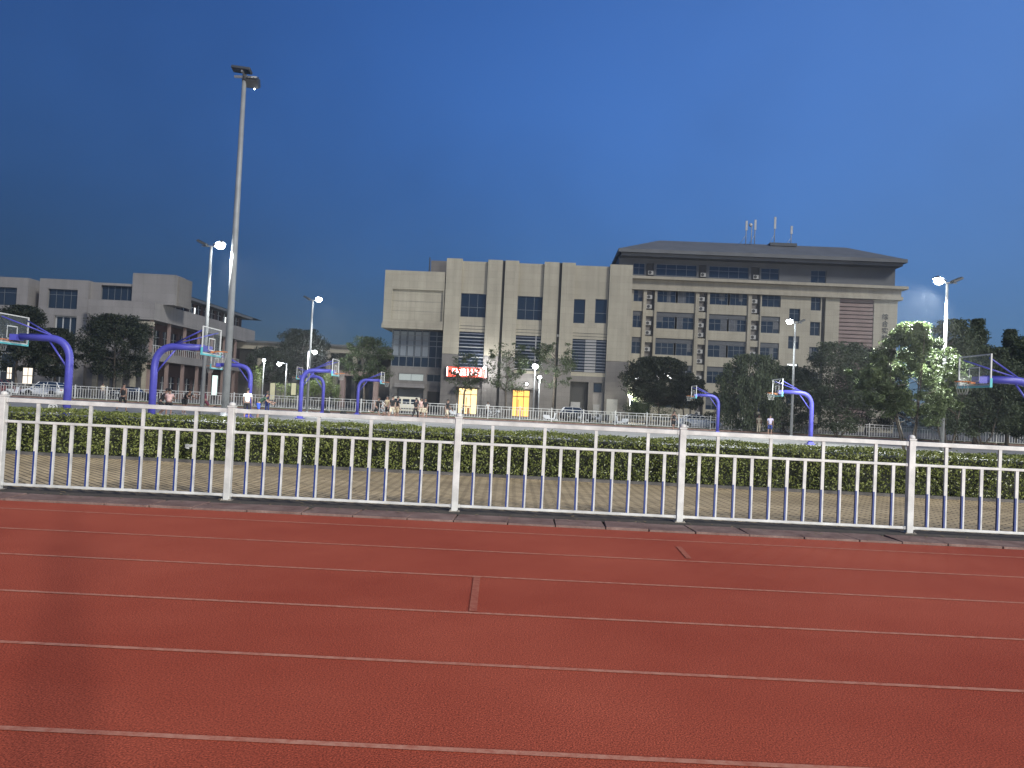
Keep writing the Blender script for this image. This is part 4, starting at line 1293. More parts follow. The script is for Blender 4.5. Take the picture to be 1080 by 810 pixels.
M['leaf_willow'] = leaf_mat('grey_green_foliage', (0.030, 0.042, 0.022), (0.080, 0.104, 0.052))
M['hedge'] = leaf_mat('hedge_leaves', (0.048, 0.068, 0.018), (0.31, 0.34, 0.10), 9.0, 0.28)
M['hedge_core'] = mat('hedge_core_fill', (0.012, 0.015, 0.007), 0.9)
M['bark'] = mat('grey_brown_bark', (0.085, 0.07, 0.055), 0.9, noise=(6, 0.3))

def rvec(r):
    while True:
        v = Vector((r.uniform(-1, 1), r.uniform(-1, 1), r.uniform(-1, 1)))
        if 0.05 < v.length < 1: return v.normalized()

def add_leaf(mb, c, nrm, r, size, droop=False):
    t = nrm.cross(rvec(r))
    if droop: t = Vector((r.uniform(-.3, .3), r.uniform(-.3, .3), -1))
    if t.length < 1e-3: t = Vector((1, 0, 0))
    t.normalize(); b = nrm.cross(t)
    if b.length < 1e-3: b = Vector((0, 1, 0))
    b.normalize()
    L, W = size * r.uniform(0.7, 1.3), size * r.uniform(0.35, 0.6)
    i = len(mb.v)
    mb.v.extend([tuple(c - t * L * .5), tuple(c + b * W * .5 + nrm * W * 0.12), tuple(c + t * L * .5), tuple(c - b * W * .5 + nrm * W * 0.12)])
    mb.f.append([i, i + 1, i + 2, i + 3]); mb.mi.append(0); mb.sm.append(False)

def tree(label, x, y, h, w, base, kind='round', seed=1, leaf='leaf_mid', dens=1.0, stems=1, lsize=0.22, name='broadleaf_tree', d=None, rz=0, group=None, cat='tree', trunk_r=None):
    """h total height, w crown width, base = height where the crown starts"""
    r = random.Random(seed)
    rt = thing(name, label, cat, (x, y, 0), rz, group)
    d = d or w * 0.9
    tm = MB()
    ch = h - base
    tr = trunk_r or max(0.06, 0.016 * h)
    # crown envelope
    def env(t):
        if kind == 'ragged': return (0.55 + 0.45 * math.sin(math.pi * min(1, t * 0.85 + 0.05))) * (1.0 if t < 0.5 else 1.0 - (t - 0.5) * 1.5)
        if kind == 'cone': return (1 - t) ** 0.7 * (0.5 + 0.5 * min(1, t * 4))
        if kind == 'vase': return 0.45 + 0.75 * math.sin(math.pi * min(1, t * 0.72 + 0.06))
        if kind == 'willow': return math.sin(math.pi * (0.09 + 0.87 * t)) ** 0.7
        return math.sin(math.pi * (0.10 + 0.86 * t)) ** 0.62
    tips = []
    for s in range(stems):
        a0 = 2 * math.pi * s / stems + r.uniform(-.4, .4)
        off = Vector((math.cos(a0), math.sin(a0), 0)) * (0.16 * (stems > 1))
        lean = Vector((math.cos(a0), math.sin(a0), 0)) * (w * 0.10 if stems > 1 else 0.02 * h * r.uniform(-1, 1))
        p1 = off + lean * 0.5 + Vector((r.uniform(-.1, .1), r.uniform(-.1, .1), base * 0.6))
        p2 = off + lean + Vector((r.uniform(-.15, .15), r.uniform(-.15, .15), base))
        p3 = off + lean * 1.8 + Vector((r.uniform(-.3, .3), r.uniform(-.3, .3), base + ch * 0.45))
        p4 = lean * 2 + Vector((r.uniform(-.3, .3), r.uniform(-.3, .3), base + ch * 0.88))
        k = tr / (stems ** 0.5)
        tm.tube([off, p1, p2, p3, p4], [k * 1.15, k * 0.9, k * 0.8, k * 0.5, k * 0.15], 8)
        for _ in range(max(5, int(11 / stems))):
            t = r.uniform(0.0, 0.85)
            st = p2.lerp(p4, t) if t > 0.1 else p1.lerp(p2, 0.95)
            a = r.uniform(0, 2 * math.pi)
            e = env(min(0.98, t + 0.18))
            en = Vector((math.cos(a) * w * 0.43 * e, math.sin(a) * d * 0.43 * e, base + ch * min(0.97, t + r.uniform(0.1, 0.25))))
            mid = st.lerp(en, 0.5) + Vector((0, 0, -0.05 * ch * r.uniform(0, 1)))
            tm.tube([st, mid, en], [k * 0.42, k * 0.25, k * 0.08], 5, cap=False)
            tips.append((st, en))
    tm.obj('trunk', M['bark'], rt)
    lm = MB()
    ncl = int((120 if kind in ('cone', 'ragged') else 80) * dens * max(0.6, (w * ch / 40)) ** 0.5)
    cl = []
    for st, en in tips:
        for q in (0.6, 0.85, 1.02): cl.append(st.lerp(en, q))
    for _ in range(ncl):
        t = r.random() ** 0.85
        a = r.uniform(0, 2 * math.pi)
        rr = env(t) * r.uniform(0.30, 1.0) ** 0.6 * r.uniform(0.80, 1.16)
        cl.append(Vector((math.cos(a) * rr * w / 2, math.sin(a) * rr * d / 2, base + ch * t)))
    per = int(95 * dens)
    for c in cl:
        cr_ = r.uniform(0.06, 0.16) * (w + ch) * 0.5
        if kind in ('cone', 'ragged'): cr_ *= 0.55
        n = int(per * r.uniform(0.5, 1.3))
        for _ in range(n):
            v = rvec(r) * cr_ * r.random() ** 0.45
            if kind == 'willow':
                v = Vector((v.x * 0.6, v.y * 0.6, v.z * 1.5 - abs(v.z) * 0.6))
            else: v.z *= 0.72
            p = c + v
            if p.z < base * 0.55: continue
            if p.z > h: continue
            nrm = (rvec(r) + Vector((0, 0, 0.5)) + v.normalized() * 0.5).normalized()
            add_leaf(lm, p, nrm, r, lsize, droop=(kind == 'willow' and r.random() < 0.7))
    lm.obj('crown', M[leaf], rt, fix=False)
    return rt

def tree_px(label, pxc, Y, ptop, pbase, pw, **k):
    yh = horizon(pxc)
    h = 1.55 + (yh - ptop) * Y / FPX
    b = max(0.5, 1.55 + (yh - pbase) * Y / FPX)
    return tree(label, gx(pxc, Y), Y, h, pw * Y / FPX, b, **k)

GB = 'trees beyond the courts'
tree_px('big dark round tree in front of the grey balcony band', 120, 96, 331, 396, 78, seed=3, leaf='leaf_dark', dens=1.25, lsize=0.3, group=GB)
tree_px('dark tree behind the cut-off hoop board at the left edge', 18, 92, 322, 392, 62, seed=4, leaf='leaf_dark', dens=1.2, lsize=0.3, group=GB)
tree_px('lower dark tree filling the gap beside the framed window volume', 56, 97, 346, 396, 44, seed=5, leaf='leaf_dark', dens=1.1, lsize=0.3, group=GB)
tree_px('tall dark tree rising above the pale gallery roof', 316, 116, 347, 400, 62, seed=6, leaf='leaf_dark', dens=1.1, lsize=0.32, group=GB)
tree_px('low dark tree at the foot of the classroom wing', 284, 112, 366, 404, 54, seed=16, leaf='leaf_dark', dens=1.0, lsize=0.3, group=GB)
tree_px('rounded green tree against the left end of the beige hall', 384, 100, 355, 402, 58, seed=7, leaf='leaf_mid', dens=0.9, lsize=0.26, group=GB)
tree_px('small tree with foliage above and below the red sign', 489, 98, 372, 414, 36, seed=8, leaf='leaf_mid', dens=0.5, lsize=0.24, name='young_street_tree', group=GB)
tree_px('thin young tree standing beside the right lit doorway', 534, 97, 362, 412, 44, seed=9, leaf='leaf_mid', dens=0.62, lsize=0.24, kind='vase', name='young_street_tree', group=GB)
tree_px('young tree with a bare trunk just right of the slanting street lamp', 583, 97, 362, 408, 42, seed=10, leaf='leaf_mid', dens=0.6, lsize=0.24, kind='vase', name='young_street_tree', group=GB)
tree_px('dark bushy tree at the right corner of the beige hall', 694, 97, 377, 426, 74, seed=11, leaf='leaf_dark', dens=1.9, lsize=0.3, group=GB)
tree_px('low dark tree between the white saloon and the garden lamp', 722, 95, 396, 430, 46, seed=26, leaf='leaf_dark', dens=1.0, lsize=0.26, group=GB)
tree_px('large dark drooping tree left of the two glaring floodlights', 792, 73.6, 374, 452, 80, seed=12, leaf='leaf_willow', dens=1.35, lsize=0.26, kind='willow', name='willow_tree', group=GB)
tree_px('dark tree behind the middle floodlight pole', 832, 74, 386, 452, 64, seed=13, leaf='leaf_willow', dens=1.1, lsize=0.24, group=GB, stems=3)
tree_px('dark spreading tree in front of the grey louvers', 884, 71, 361, 452, 80, seed=14, leaf='leaf_willow', dens=1.35, lsize=0.24, group=GB, stems=3)
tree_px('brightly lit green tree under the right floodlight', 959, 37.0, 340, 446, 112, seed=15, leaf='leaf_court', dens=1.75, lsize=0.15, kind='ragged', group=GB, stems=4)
tree_px('tree with a forked trunk beside the right floodlight pole', 1000, 52, 336, 456, 70, seed=17, leaf='leaf_willow', dens=1.2, lsize=0.19, group=GB, stems=3)
tree_px('dark conical tree rising behind the clear board', 1028, 70, 336, 456, 52, seed=18, leaf='leaf_willow', dens=1.2, lsize=0.22, kind='cone', name='conical_tree', group=GB)
tree_px('broad dark tree under the clear board', 1036, 66, 366, 460, 84, seed=19, leaf='leaf_willow', dens=1.3, lsize=0.24, group=GB, stems=3)
tree_px('tall narrow tree second from the right edge', 1062, 72, 347, 458, 54, seed=20, leaf='leaf_willow', dens=1.2, lsize=0.22, kind='cone', name='conical_tree', group=GB)
tree_px('tree at the right edge behind the purple arm', 1092, 68, 354, 460, 74, seed=21, leaf='leaf_mid', dens=1.3, lsize=0.24, group=GB, stems=3)
tree_px('dark tree farther back behind the lit green tree', 915, 82, 368, 452, 76, seed=22, leaf='leaf_dark', dens=1.2, lsize=0.28, group=GB)
tree_px('tree beyond the right edge of the picture beside the road', 1150, 75, 345, 450, 80, seed=27, leaf='leaf_dark', dens=1.0, lsize=0.28, group=GB)

tree_px('tree filling the gap between the two conical trees', 1010, 77, 358, 452, 70, seed=41, leaf='leaf_willow', dens=1.3, lsize=0.24, group=GB)
tree_px('low tree beyond the hoop post at the right edge of the photo', 1072, 78, 362, 455, 60, seed=42, leaf='leaf_willow', dens=1.2, lsize=0.24, group=GB)

def shrub(label, pxc, Y, ptop, pw, leaf, seed, n=1500, lsize=0.12, group='shrubs beyond the far fence', dy=1.2):
    r = random.Random(seed)
    yh = horizon(pxc); h = 1.55 + (yh - ptop) * Y / FPX; w = pw * Y / FPX
    rt = thing('shrub', label, 'shrub', (gx(pxc, Y), Y, 0), 0, group)
    sm = MB(); lm = MB()
    for k in range(7):
        e = Vector((r.uniform(-.4, .4) * w, r.uniform(-.4, .4) * dy, h * r.uniform(.5, .85)))
        sm.tube([(e.x * 0.2, e.y * 0.2, 0), e * 0.55, e], [0.03, 0.02, 0.008], 5)
        for _ in range(n // 7):
            v = rvec(r) * r.random() ** 0.4
            p = Vector((e.x * 1.0 + v.x * w * 0.28, e.y + v.y * dy * 0.4, e.z + v.z * h * 0.34))
            if p.z < 0.05 or p.z > h: continue
            add_leaf(lm, p, (rvec(r) + Vector((0, 0, .5))).normalized(), r, lsize)
    sm.obj('stem', M['bark'], rt); lm.obj('foliage', M[leaf], rt, fix=False)
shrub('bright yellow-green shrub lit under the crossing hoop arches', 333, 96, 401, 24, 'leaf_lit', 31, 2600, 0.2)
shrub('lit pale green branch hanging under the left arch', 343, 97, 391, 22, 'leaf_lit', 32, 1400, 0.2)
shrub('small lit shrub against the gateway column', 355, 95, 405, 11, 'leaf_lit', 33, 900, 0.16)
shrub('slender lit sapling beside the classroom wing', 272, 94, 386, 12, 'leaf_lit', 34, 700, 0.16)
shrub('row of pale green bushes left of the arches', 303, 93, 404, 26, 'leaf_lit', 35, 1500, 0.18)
shrub('wide low clipped bush beside the garden lamp', 686, 84, 424, 50, 'leaf_mid', 36, 3600, 0.16)
shrub('low bush beside the white saloon car', 745, 84, 434, 22, 'leaf_dark', 37, 1200, 0.16)
shrub('sparse bush under the dark drooping tree', 790, 76.5, 440, 34, 'leaf_dark', 38, 1600, 0.14)
for k, (px, t) in enumerate(((826, 442), (852, 446))):
    shrub(('round bush below the middle floodlight', 'round bush behind the blue hoop pole')[k], px, 76.8, t, 26, 'leaf_dark', 40 + k, 1300, 0.14)

# lawn strip between the far fence and the road
def lawn():
    r = random.Random(5); mb = MB()
    for _ in range(9000):
        x = r.uniform(-45, 55); y = r.uniform(75.2, 78.3)
        h = r.uniform(0.06, 0.16); a = r.uniform(0, 6.28)
        dx, dy = math.cos(a) * 0.05, math.sin(a) * 0.05
        i = len(mb.v)
        mb.v.extend([(x - dx, y - dy, 0.02), (x + dx, y + dy, 0.02), (x + r.uniform(-.06, .06), y + r.uniform(-.06, .06), 0.02 + h)])
        mb.f.append([i, i + 1, i + 2]); mb.mi.append(0); mb.sm.append(False)
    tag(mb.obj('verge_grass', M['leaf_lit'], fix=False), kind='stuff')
lawn()

# clipped hedge in front of the courts
def hedge():
    r = random.Random(9)
    X0, X1, Y0, Y1, H = -20.0, 20.0, 16.55, 18.05, 0.955
    rt = thing('hedge', 'long clipped leafy hedge between the pavement and the basketball courts', 'hedge', (0, 0, 0))
    def hh(x, y): return H + 0.014 * math.sin(x * 1.7) + 0.012 * math.sin(x * 4.1 + y) + 0.01 * math.sin(x * 9.3 + 2 * y)
    def fy(x, z): return Y0 + 0.04 * math.sin(x * 2.3 + z * 3) + 0.03 * math.sin(x * 6.1 + 5 * z)
    c = MB(); c.box(X0, X1, Y0 + 0.16, Y1 - 0.16, -0.004, H - 0.15); c.obj('dark_core', M['hedge_core'], rt)  # added solid dark box filling the hedge behind its leaves
    mb = MB()
    for _ in range(34000):
        x = r.uniform(X0, X1); z = r.uniform(0.02, 1.02) * H
        y = fy(x, z) + abs(r.gauss(0, 0.06))
        add_leaf(mb, Vector((x, y, z)), (rvec(r) + Vector((0, -0.9, 0.35))).normalized(), r, 0.062)
    for _ in range(40000):
        x = r.uniform(X0, X1); y = r.uniform(Y0, Y1)
        z = hh(x, y) - abs(r.gauss(0, 0.05))
        if r.random() < 0.03: z += r.uniform(0.01, 0.06)
        add_leaf(mb, Vector((x, y, z)), (rvec(r) + Vector((0, -0.1, 1.0))).normalized(), r, 0.06)
    for _ in range(6000):
        x = r.uniform(X0, X1); z = r.uniform(0.05, 1.0) * H
        add_leaf(mb, Vector((x, Y1 - abs(r.gauss(0, 0.06)), z)), (rvec(r) + Vector((0, 0.9, 0.35))).normalized(), r, 0.065)
    mb.obj('foliage', M['hedge'], rt, fix=False)
hedge()
# far-off belt of trees closing the horizon
def far_belt():
    r = random.Random(77); mb = MB()
    for _ in range(16000):
        x = r.uniform(-420, 420); t = r.random()
        h = 9 + 3 * math.sin(x * 0.07) + 2 * math.sin(x * 0.23 + 1)
        add_leaf(mb, Vector((x, 330 + r.uniform(0, 25), h * t)), rvec(r), r, 2.2)
    tag(mb.obj('distant_woodland', M['leaf_dark'], fix=False), kind='stuff')
far_belt()
# ------------------------------------------------------------------ people
SKIN = mat('skin', (0.22, 0.13, 0.095), 0.6)
HAIR = mat('black_hair', (0.012, 0.010, 0.009), 0.6)
CL = {}
def cloth(name, col):
    if name not in CL: CL[name] = mat(name + '_cloth', col, 0.85, noise=(9, 0.12))
    return CL[name]
COLS = {'black': (0.013, 0.013, 0.015), 'white': (0.62, 0.61, 0.58), 'maroon': (0.11, 0.022, 0.04), 'navy': (0.02, 0.035, 0.16), 'blue': (0.03, 0.07, 0.42),
        'dark green': (0.025, 0.05, 0.032), 'pink': (0.52, 0.34, 0.31), 'cream': (0.5, 0.44, 0.33), 'lavender': (0.42, 0.38, 0.52), 'grey': (0.16, 0.16, 0.17), 'khaki': (0.32, 0.25, 0.16)}

def skin_mesh(nodes, edges, name, mt, parent, levels=1):
    """nodes: list of (position, radius[, radius_y])"""
    me = bpy.data.meshes.new(name)
    me.from_pydata([tuple(n[0]) for n in nodes], edges, [])
    o = bpy.data.objects.new(name, me); COL.objects.link(o)
    sk = o.modifiers.new('skin', 'SKIN'); sk.use_smooth_shade = True
    for i, n in enumerate(nodes):
        rx = n[1]; ry = n[2] if len(n) > 2 else rx
        me.skin_vertices[0].data[i].radius = (rx, ry)
        me.skin_vertices[0].data[i].use_root = (i == 0)
    sb = o.modifiers.new('sub', 'SUBSURF'); sb.levels = levels; sb.render_levels = levels
    dg = bpy.context.evaluated_depsgraph_get()
    m2 = bpy.data.meshes.new_from_object(o.evaluated_get(dg))
    m2.name = name
    bpy.data.objects.remove(o)
    for p in m2.polygons: p.use_smooth = True
    m2.materials.clear(); m2.materials.append(mt)
    q = bpy.data.objects.new(name, m2); COL.objects.link(q); q.parent = parent
    return q

def person(label, px, Y, face=0.0, top='black', bottom='black', pose='stand', height=1.72, seed=0, hair='short', sleeve=0.55, legs='short', shoe='black', group='people on the basketball courts', x=None, z0=0.0):
    """face: heading in degrees, 0 looks towards the camera, 90 towards the photo's right"""
    r = random.Random(seed + 100)
    k = height / 1.72
    rt = thing('person', label, 'person', (gx(px, Y) if x is None else x, Y, z0), R(face), group)
    V = lambda a, b, c: Vector((a, b, c)) * k
    lean = {'stand': 0.03, 'walk': 0.06, 'bend': 0.85, 'run': 0.28, 'shoot': 0.0, 'crouch': 0.55, 'sit': 0.1, 'ride': 0.35, 'hold': 0.0}[pose]
    drop = {'crouch': 0.30, 'bend': 0.05, 'run': 0.04, 'sit': 0.78, 'ride': 0.06}.get(pose, 0.0)
    hipz = 0.93 - drop
    pel = V(0, 0, hipz)
    def up(d, side=0.0):
        return pel + V(side, -math.sin(lean) * d, math.cos(lean) * d)
    waist, chest, sh, neck = up(0.16), up(0.33), up(0.47), up(0.55)
    hl = lean * 0.55
    head0 = neck + V(0, -math.sin(hl) * 0.07 - 0.015, math.cos(hl) * 0.07)
    head1 = head0 + V(0, -math.sin(hl) * 0.10, math.cos(hl) * 0.10)
    head2 = head1 + V(0, -math.sin(hl) * 0.065 + 0.01, math.cos(hl) * 0.065)
    ph = {'stand': (0.04, -0.03), 'walk': (0.34, -0.30), 'run': (0.62, -0.62), 'bend': (0.12, -0.04), 'shoot': (0.05, -0.05), 'crouch': (0.75, 0.5), 'sit': (1.45, 1.35), 'ride': (0.8, 0.35), 'hold': (0.04, -0.04)}[pose]
    kn = {'stand': (0.03, 0.03), 'walk': (0.12, 0.55), 'run': (0.35, 1.2), 'bend': (0.25, 0.15), 'shoot': (0.1, 0.1), 'crouch': (1.45, 1.25), 'sit': (0.7, 1.1), 'ride': (1.1, 0.9), 'hold': (0.03, 0.03)}[pose]
    legsj = []
    low = 9
    for s, th, kb in ((-1, ph[0], kn[0]), (1, ph[1], kn[1])):
        hip = pel + V(0.095 * s, 0, -0.04)
        knee = hip + V(0.02 * s, -math.sin(th) * 0.43, -math.cos(th) * 0.43)
        a2 = th - kb
        ank = knee + V(0.0, -math.sin(a2) * 0.41, -math.cos(a2) * 0.41)
        toe = ank + V(0.02 * s, -0.15, -0.045 if kb < 0.9 else -0.10)
        heel = ank + V(0, 0.05, -0.045)
        legsj.append((hip, knee, ank, toe, heel)); low = min(low, ank.z - 0.075 * k)
    shift = Vector((0, 0, -low))
    if pose == 'sit': shift = Vector((0, 0, 0.0))
    arms = {'stand': ((0.1, 0.25), (0.05, 0.2)), 'walk': ((-0.4, 0.5), (0.4, 0.4)), 'run': ((-0.8, 1.4), (0.7, 1.4)), 'bend': ((0.2, 0.5), (0.3, 0.6)), 'shoot': ((2.5, 0.5), (2.4, 0.7)),
            'crouch': ((0.8, 0.8), (0.5, 0.9)), 'sit': ((0.5, 0.6), (0.4, 0.6)), 'hold': ((0.5, 1.5), (0.5, 1.5)), 'ride': ((1.0, 0.3), (1.0, 0.3))}[pose]
    armj = []
    for s, (a, b) in zip((-1, 1), arms):
        s0 = sh + V(0.17 * s, 0, -0.005)
        aa = a + (0.6 * lean if pose in ('bend',) else 0)
        el = s0 + V(0.06 * s, -math.sin(aa) * 0.28, -math.cos(aa) * 0.28)
        wr = el + V(-0.015 * s, -math.sin(aa + b) * 0.25, -math.cos(aa + b) * 0.25)
        dirv = (wr - el).normalized()
        armj.append((s0, el, wr, dirv, s))
    nodes, edges = [], []
    def N(p, rad, ry=None):
        nodes.append((p + shift, rad * k, (ry or rad) * k)); return len(nodes) - 1
    def E(*ii):
        for a, b in zip(ii[:-1], ii[1:]): edges.append((a, b))
    n_p = N(pel, 0.125, 0.095); n_w = N(waist, 0.115, 0.085); n_c = N(chest, 0.14, 0.10); n_s = N(sh, 0.10, 0.075); n_n = N(neck, 0.052)
    n_h0 = N(head0, 0.068, 0.08); n_h1 = N(head1, 0.082, 0.098); n_h2 = N(head2, 0.062, 0.075)
    E(n_p, n_w, n_c, n_s, n_n, n_h0, n_h1, n_h2)
    for s0, el, wr, dv, s in armj:
        a = N(s0, 0.056); b = N(el, 0.038); c = N(wr, 0.025)
        palm = N(wr + dv * 0.075 * k, 0.034, 0.018)
        E(n_s, a, b, c, palm)
        side = Vector((0, 1, 0)).cross(dv); side = side.normalized() if side.length > .01 else Vector((0, 0, 1))
        fw = side.cross(dv).normalized()
        for q, ln in zip((-0.03, -0.01, 0.01, 0.03), (0.062, 0.076, 0.070, 0.052)):
            f1 = N(wr + dv * 0.105 * k + fw * q * k, 0.0095); f2 = N(wr + dv * (0.105 + ln * 0.55) * k + fw * q * k + side * 0.008 * k, 0.0085); f3 = N(wr + dv * (0.105 + ln * 0.9) * k + fw * q * k + side * 0.028 * k, 0.007)
            E(palm, f1, f2, f3)
        t1 = N(wr + dv * 0.05 * k - fw * 0.038 * k, 0.011); t2 = N(wr + dv * 0.09 * k - fw * 0.058 * k, 0.009)
        E(palm, t1, t2)
    for hip, knee, ank, toe, heel in legsj:
        a = N(hip, 0.088); b = N(hip.lerp(knee, 0.5), 0.072); c = N(knee, 0.054); d = N(knee.lerp(ank, 0.35), 0.054); e = N(ank, 0.036); f = N(toe, 0.032)
        E(n_p, a, b, c, d, e, f)
    body = skin_mesh(nodes, edges, 'body', SKIN, rt)
    # face: nose, eyes, mouth, ears
    fc = head1 + shift; fwd = Vector((0, -math.cos(hl), -math.sin(hl))); upv = Vector((0, -math.sin(hl), math.cos(hl)))
    fm = MB()
    fm.sphere(fc + fwd * 0.098 * k - upv * 0.012 * k, 0.016 * k, 6, sz=1.4)
    for s in (-1, 1): fm.sphere(fc + Vector((s * 0.082 * k, 0.01, 0)) - upv * 0.005 * k, 0.022 * k, 6, sx=0.4, sz=1.4)
    fm.obj('nose_and_ears', SKIN, rt)
    fm = MB()
    for s in (-1, 1): fm.sphere(fc + fwd * 0.088 * k + Vector((s * 0.032 * k, 0, 0)) + upv * 0.014 * k, 0.011 * k, 6)
    fm.sphere(fc + fwd * 0.080 * k - upv * 0.052 * k, 0.017 * k, 6, sz=0.35)
    fm.obj('eyes_and_mouth', HAIR, rt)
    # hair
    hm = MB(); n = 12
    back = -fwd
    for j in range(5):
        pass
    c0 = fc + upv * 0.030 * k + back * 0.018 * k
    hm.sphere(c0, 0.100 * k, 12, sx=0.92, sy=1.06, sz=0.88)
    if hair == 'long':
        hm.tube([c0 + back * 0.05 * k, c0 + back * 0.085 * k - upv * 0.12 * k, c0 + back * 0.10 * k - upv * 0.27 * k], [0.075 * k, 0.07 * k, 0.03 * k], 8)
    hm.obj('hair', HAIR, rt)
    # shirt
    nodes, edges = [], []
    q0 = N(pel + V(0, 0, -0.02), 0.148, 0.118); q1 = N(waist, 0.142, 0.11); q2 = N(chest, 0.165, 0.122); q3 = N(sh, 0.125, 0.09); q4 = N(sh.lerp(neck, 0.55), 0.068)
    E(q0, q1, q2, q3, q4)
    if sleeve > 0:
        for s0, el, wr, dv, s in armj:
            a = N(s0, 0.078)
            if sleeve <= 1: b = N(s0.lerp(el, sleeve), 0.072); E(q3, a, b)
            else: b = N(el, 0.056); c = N(el.lerp(wr, 0.9), 0.042); E(q3, a, b, c)
    skin_mesh(nodes, edges, 'shirt', cloth(top, COLS[top]), rt)
    # shorts / trousers
    nodes, edges = [], []
    q0 = N(pel + V(0, 0, 0.03), 0.142, 0.112)
    for hip, knee, ank, toe, heel in legsj:
        a = N(hip + V(0, 0, -0.02), 0.112)
        if legs == 'short': b = N(hip.lerp(knee, 0.45), 0.102); c = N(hip.lerp(knee, 0.86), 0.092); E(q0, a, b, c)
        else: b = N(knee, 0.075); c = N(knee.lerp(ank, 0.92), 0.058); E(q0, a, b, c)
    skin_mesh(nodes, edges, 'shorts' if legs == 'short' else 'trousers', cloth(bottom, COLS[bottom]), rt)
    for hip, knee, ank, toe, heel in legsj:
        nodes, edges = [], []
        a = N(heel, 0.042); b = N(ank.lerp(toe, 0.5) + V(0, 0, -0.012), 0.045); c = N(toe, 0.036)
        E(a, b, c)
        skin_mesh(nodes, edges, 'shoe', cloth(shoe, COLS[shoe]), rt)
    return rt

person('player in black vest and black shorts standing with back turned, between two purple hoops', 130.5, 46.0, 178, 'black', 'black', 'walk', seed=1, sleeve=0, shoe='black')
person('player in dark top leaning behind the purple hoop pole beside a pink shirt', 169.5, 43.0, 120, 'black', 'black', 'crouch', seed=2, shoe='white')
person('player in pale pink shirt and black shorts bending forward', 179.0, 42.0, 200, 'pink', 'black', 'crouch', seed=3, shoe='white')
person('player in black shirt leaning forward beside the left floodlight pole', 195.5, 48.0, 60, 'black', 'black', 'bend', seed=4, shoe='white')
person('player dressed all in maroon just right of the left floodlight pole', 217.5, 51.0, -60, 'maroon', 'maroon', 'run', seed=5)
person('player in white T-shirt and black shorts seen from behind, right of the tall mast', 261.5, 43.0, 185, 'white', 'black', 'stand', seed=6)
person('player in dark green top and blue shorts next to the white T-shirt', 273.5, 45.0, 100, 'dark green', 'blue', 'bend', seed=7)
person('figure in navy clothes waiting near the cream upright board', 282.5, 60.0, -30, 'navy', 'navy', 'stand', seed=8, legs='long')
person('player in black bending low at the left of the central group', 397.5, 59.0, 80, 'black', 'black', 'run', seed=9, shoe='white')
person('player in white shirt crouching at the left of the central group', 403.5, 60.0, 60, 'white', 'grey', 'crouch', seed=10)
person('player in tan shirt half hidden at the back of the central group', 409.0, 58.5, -40, 'khaki', 'black', 'stand', seed=11)
person('tall player in black shirt and cream shorts in the middle of the central group', 414.5, 56.0, 170, 'black', 'cream', 'walk', seed=12, height=1.8, shoe='white')
person('player in black shirt and khaki shorts at the right of the central group', 419.5, 57.0, 120, 'black', 'khaki', 'stand', seed=13)
person('person all in black with long trousers in front of the cream van', 439.0, 61.0, 160, 'black', 'black', 'walk', seed=14, legs='long')
person('person in pale pink top in front of the cream van cab', 444.5, 63.0, 20, 'pink', 'cream', 'stand', seed=15, hair='long')
person('person in black top and cream shorts right of the cream van', 449.0, 61.0, -20, 'black', 'cream', 'stand', seed=16, hair='long')
person('person in black shirt and pale shorts walking alone below the red sign', 472.0, 58.5, 75, 'black', 'cream', 'walk', seed=17)
person('woman in black top with bare arms walking near the white saloon', 711.0, 65.0, 10, 'black', 'black', 'walk', seed=18, hair='long', sleeve=0, shoe='cream')
person('person in lavender shirt standing below the middle floodlight', 812.5, 63.0, 150, 'lavender', 'navy', 'stand', seed=19)
person('person in cream clothes by the bushes left of the lavender shirt', 800.5, 72.0, 0, 'cream', 'cream', 'stand', seed=20, legs='long')
person('person in white standing beyond the fence by the bicycles', 514.5, 80.0, 40, 'white', 'black', 'stand', seed=21, group='people beyond the far fence')
person('person in pale green top beyond the fence at the foot of the dark round tree', 108.5, 80.5, 60, 'cream', 'grey', 'stand', seed=22, legs='long', group='people beyond the far fence')

# the photographer, just behind the lens: the shadow on the track is theirs
person('photographer standing on the red track, seen only by the long shadow', 540, 1, 180, 'navy', 'black', 'hold', seed=60, legs='long', group='photographer on the track', x=0.02)
bpy.data.objects[[o.name for o in bpy.data.objects if o.get('group') == 'photographer on the track'][0]].location = (0.22, -0.42, 0.0)
# ------------------------------------------------------------------ vehicles
M['car_white'] = mat('white_car_paint', (0.62, 0.63, 0.64), 0.25, spec=0.6)
M['car_black'] = mat('black_car_paint', (0.015, 0.015, 0.017), 0.25, spec=0.6)
M['car_red'] = mat('dull_red_car_paint', (0.16, 0.05, 0.05), 0.35)
M['van_cream'] = mat('cream_van_paint', (0.62, 0.58, 0.46), 0.35)
M['tyre'] = mat('tyre_rubber', (0.015, 0.015, 0.015), 0.85)
M['rim'] = mat('silver_wheel_rim', (0.45, 0.45, 0.46), 0.35, 0.6)
M['headlight'] = mat('clear_headlight', (0.75, 0.76, 0.78), 0.1)
M['taillight'] = mat('red_taillight', (0.35, 0.01, 0.01), 0.2)

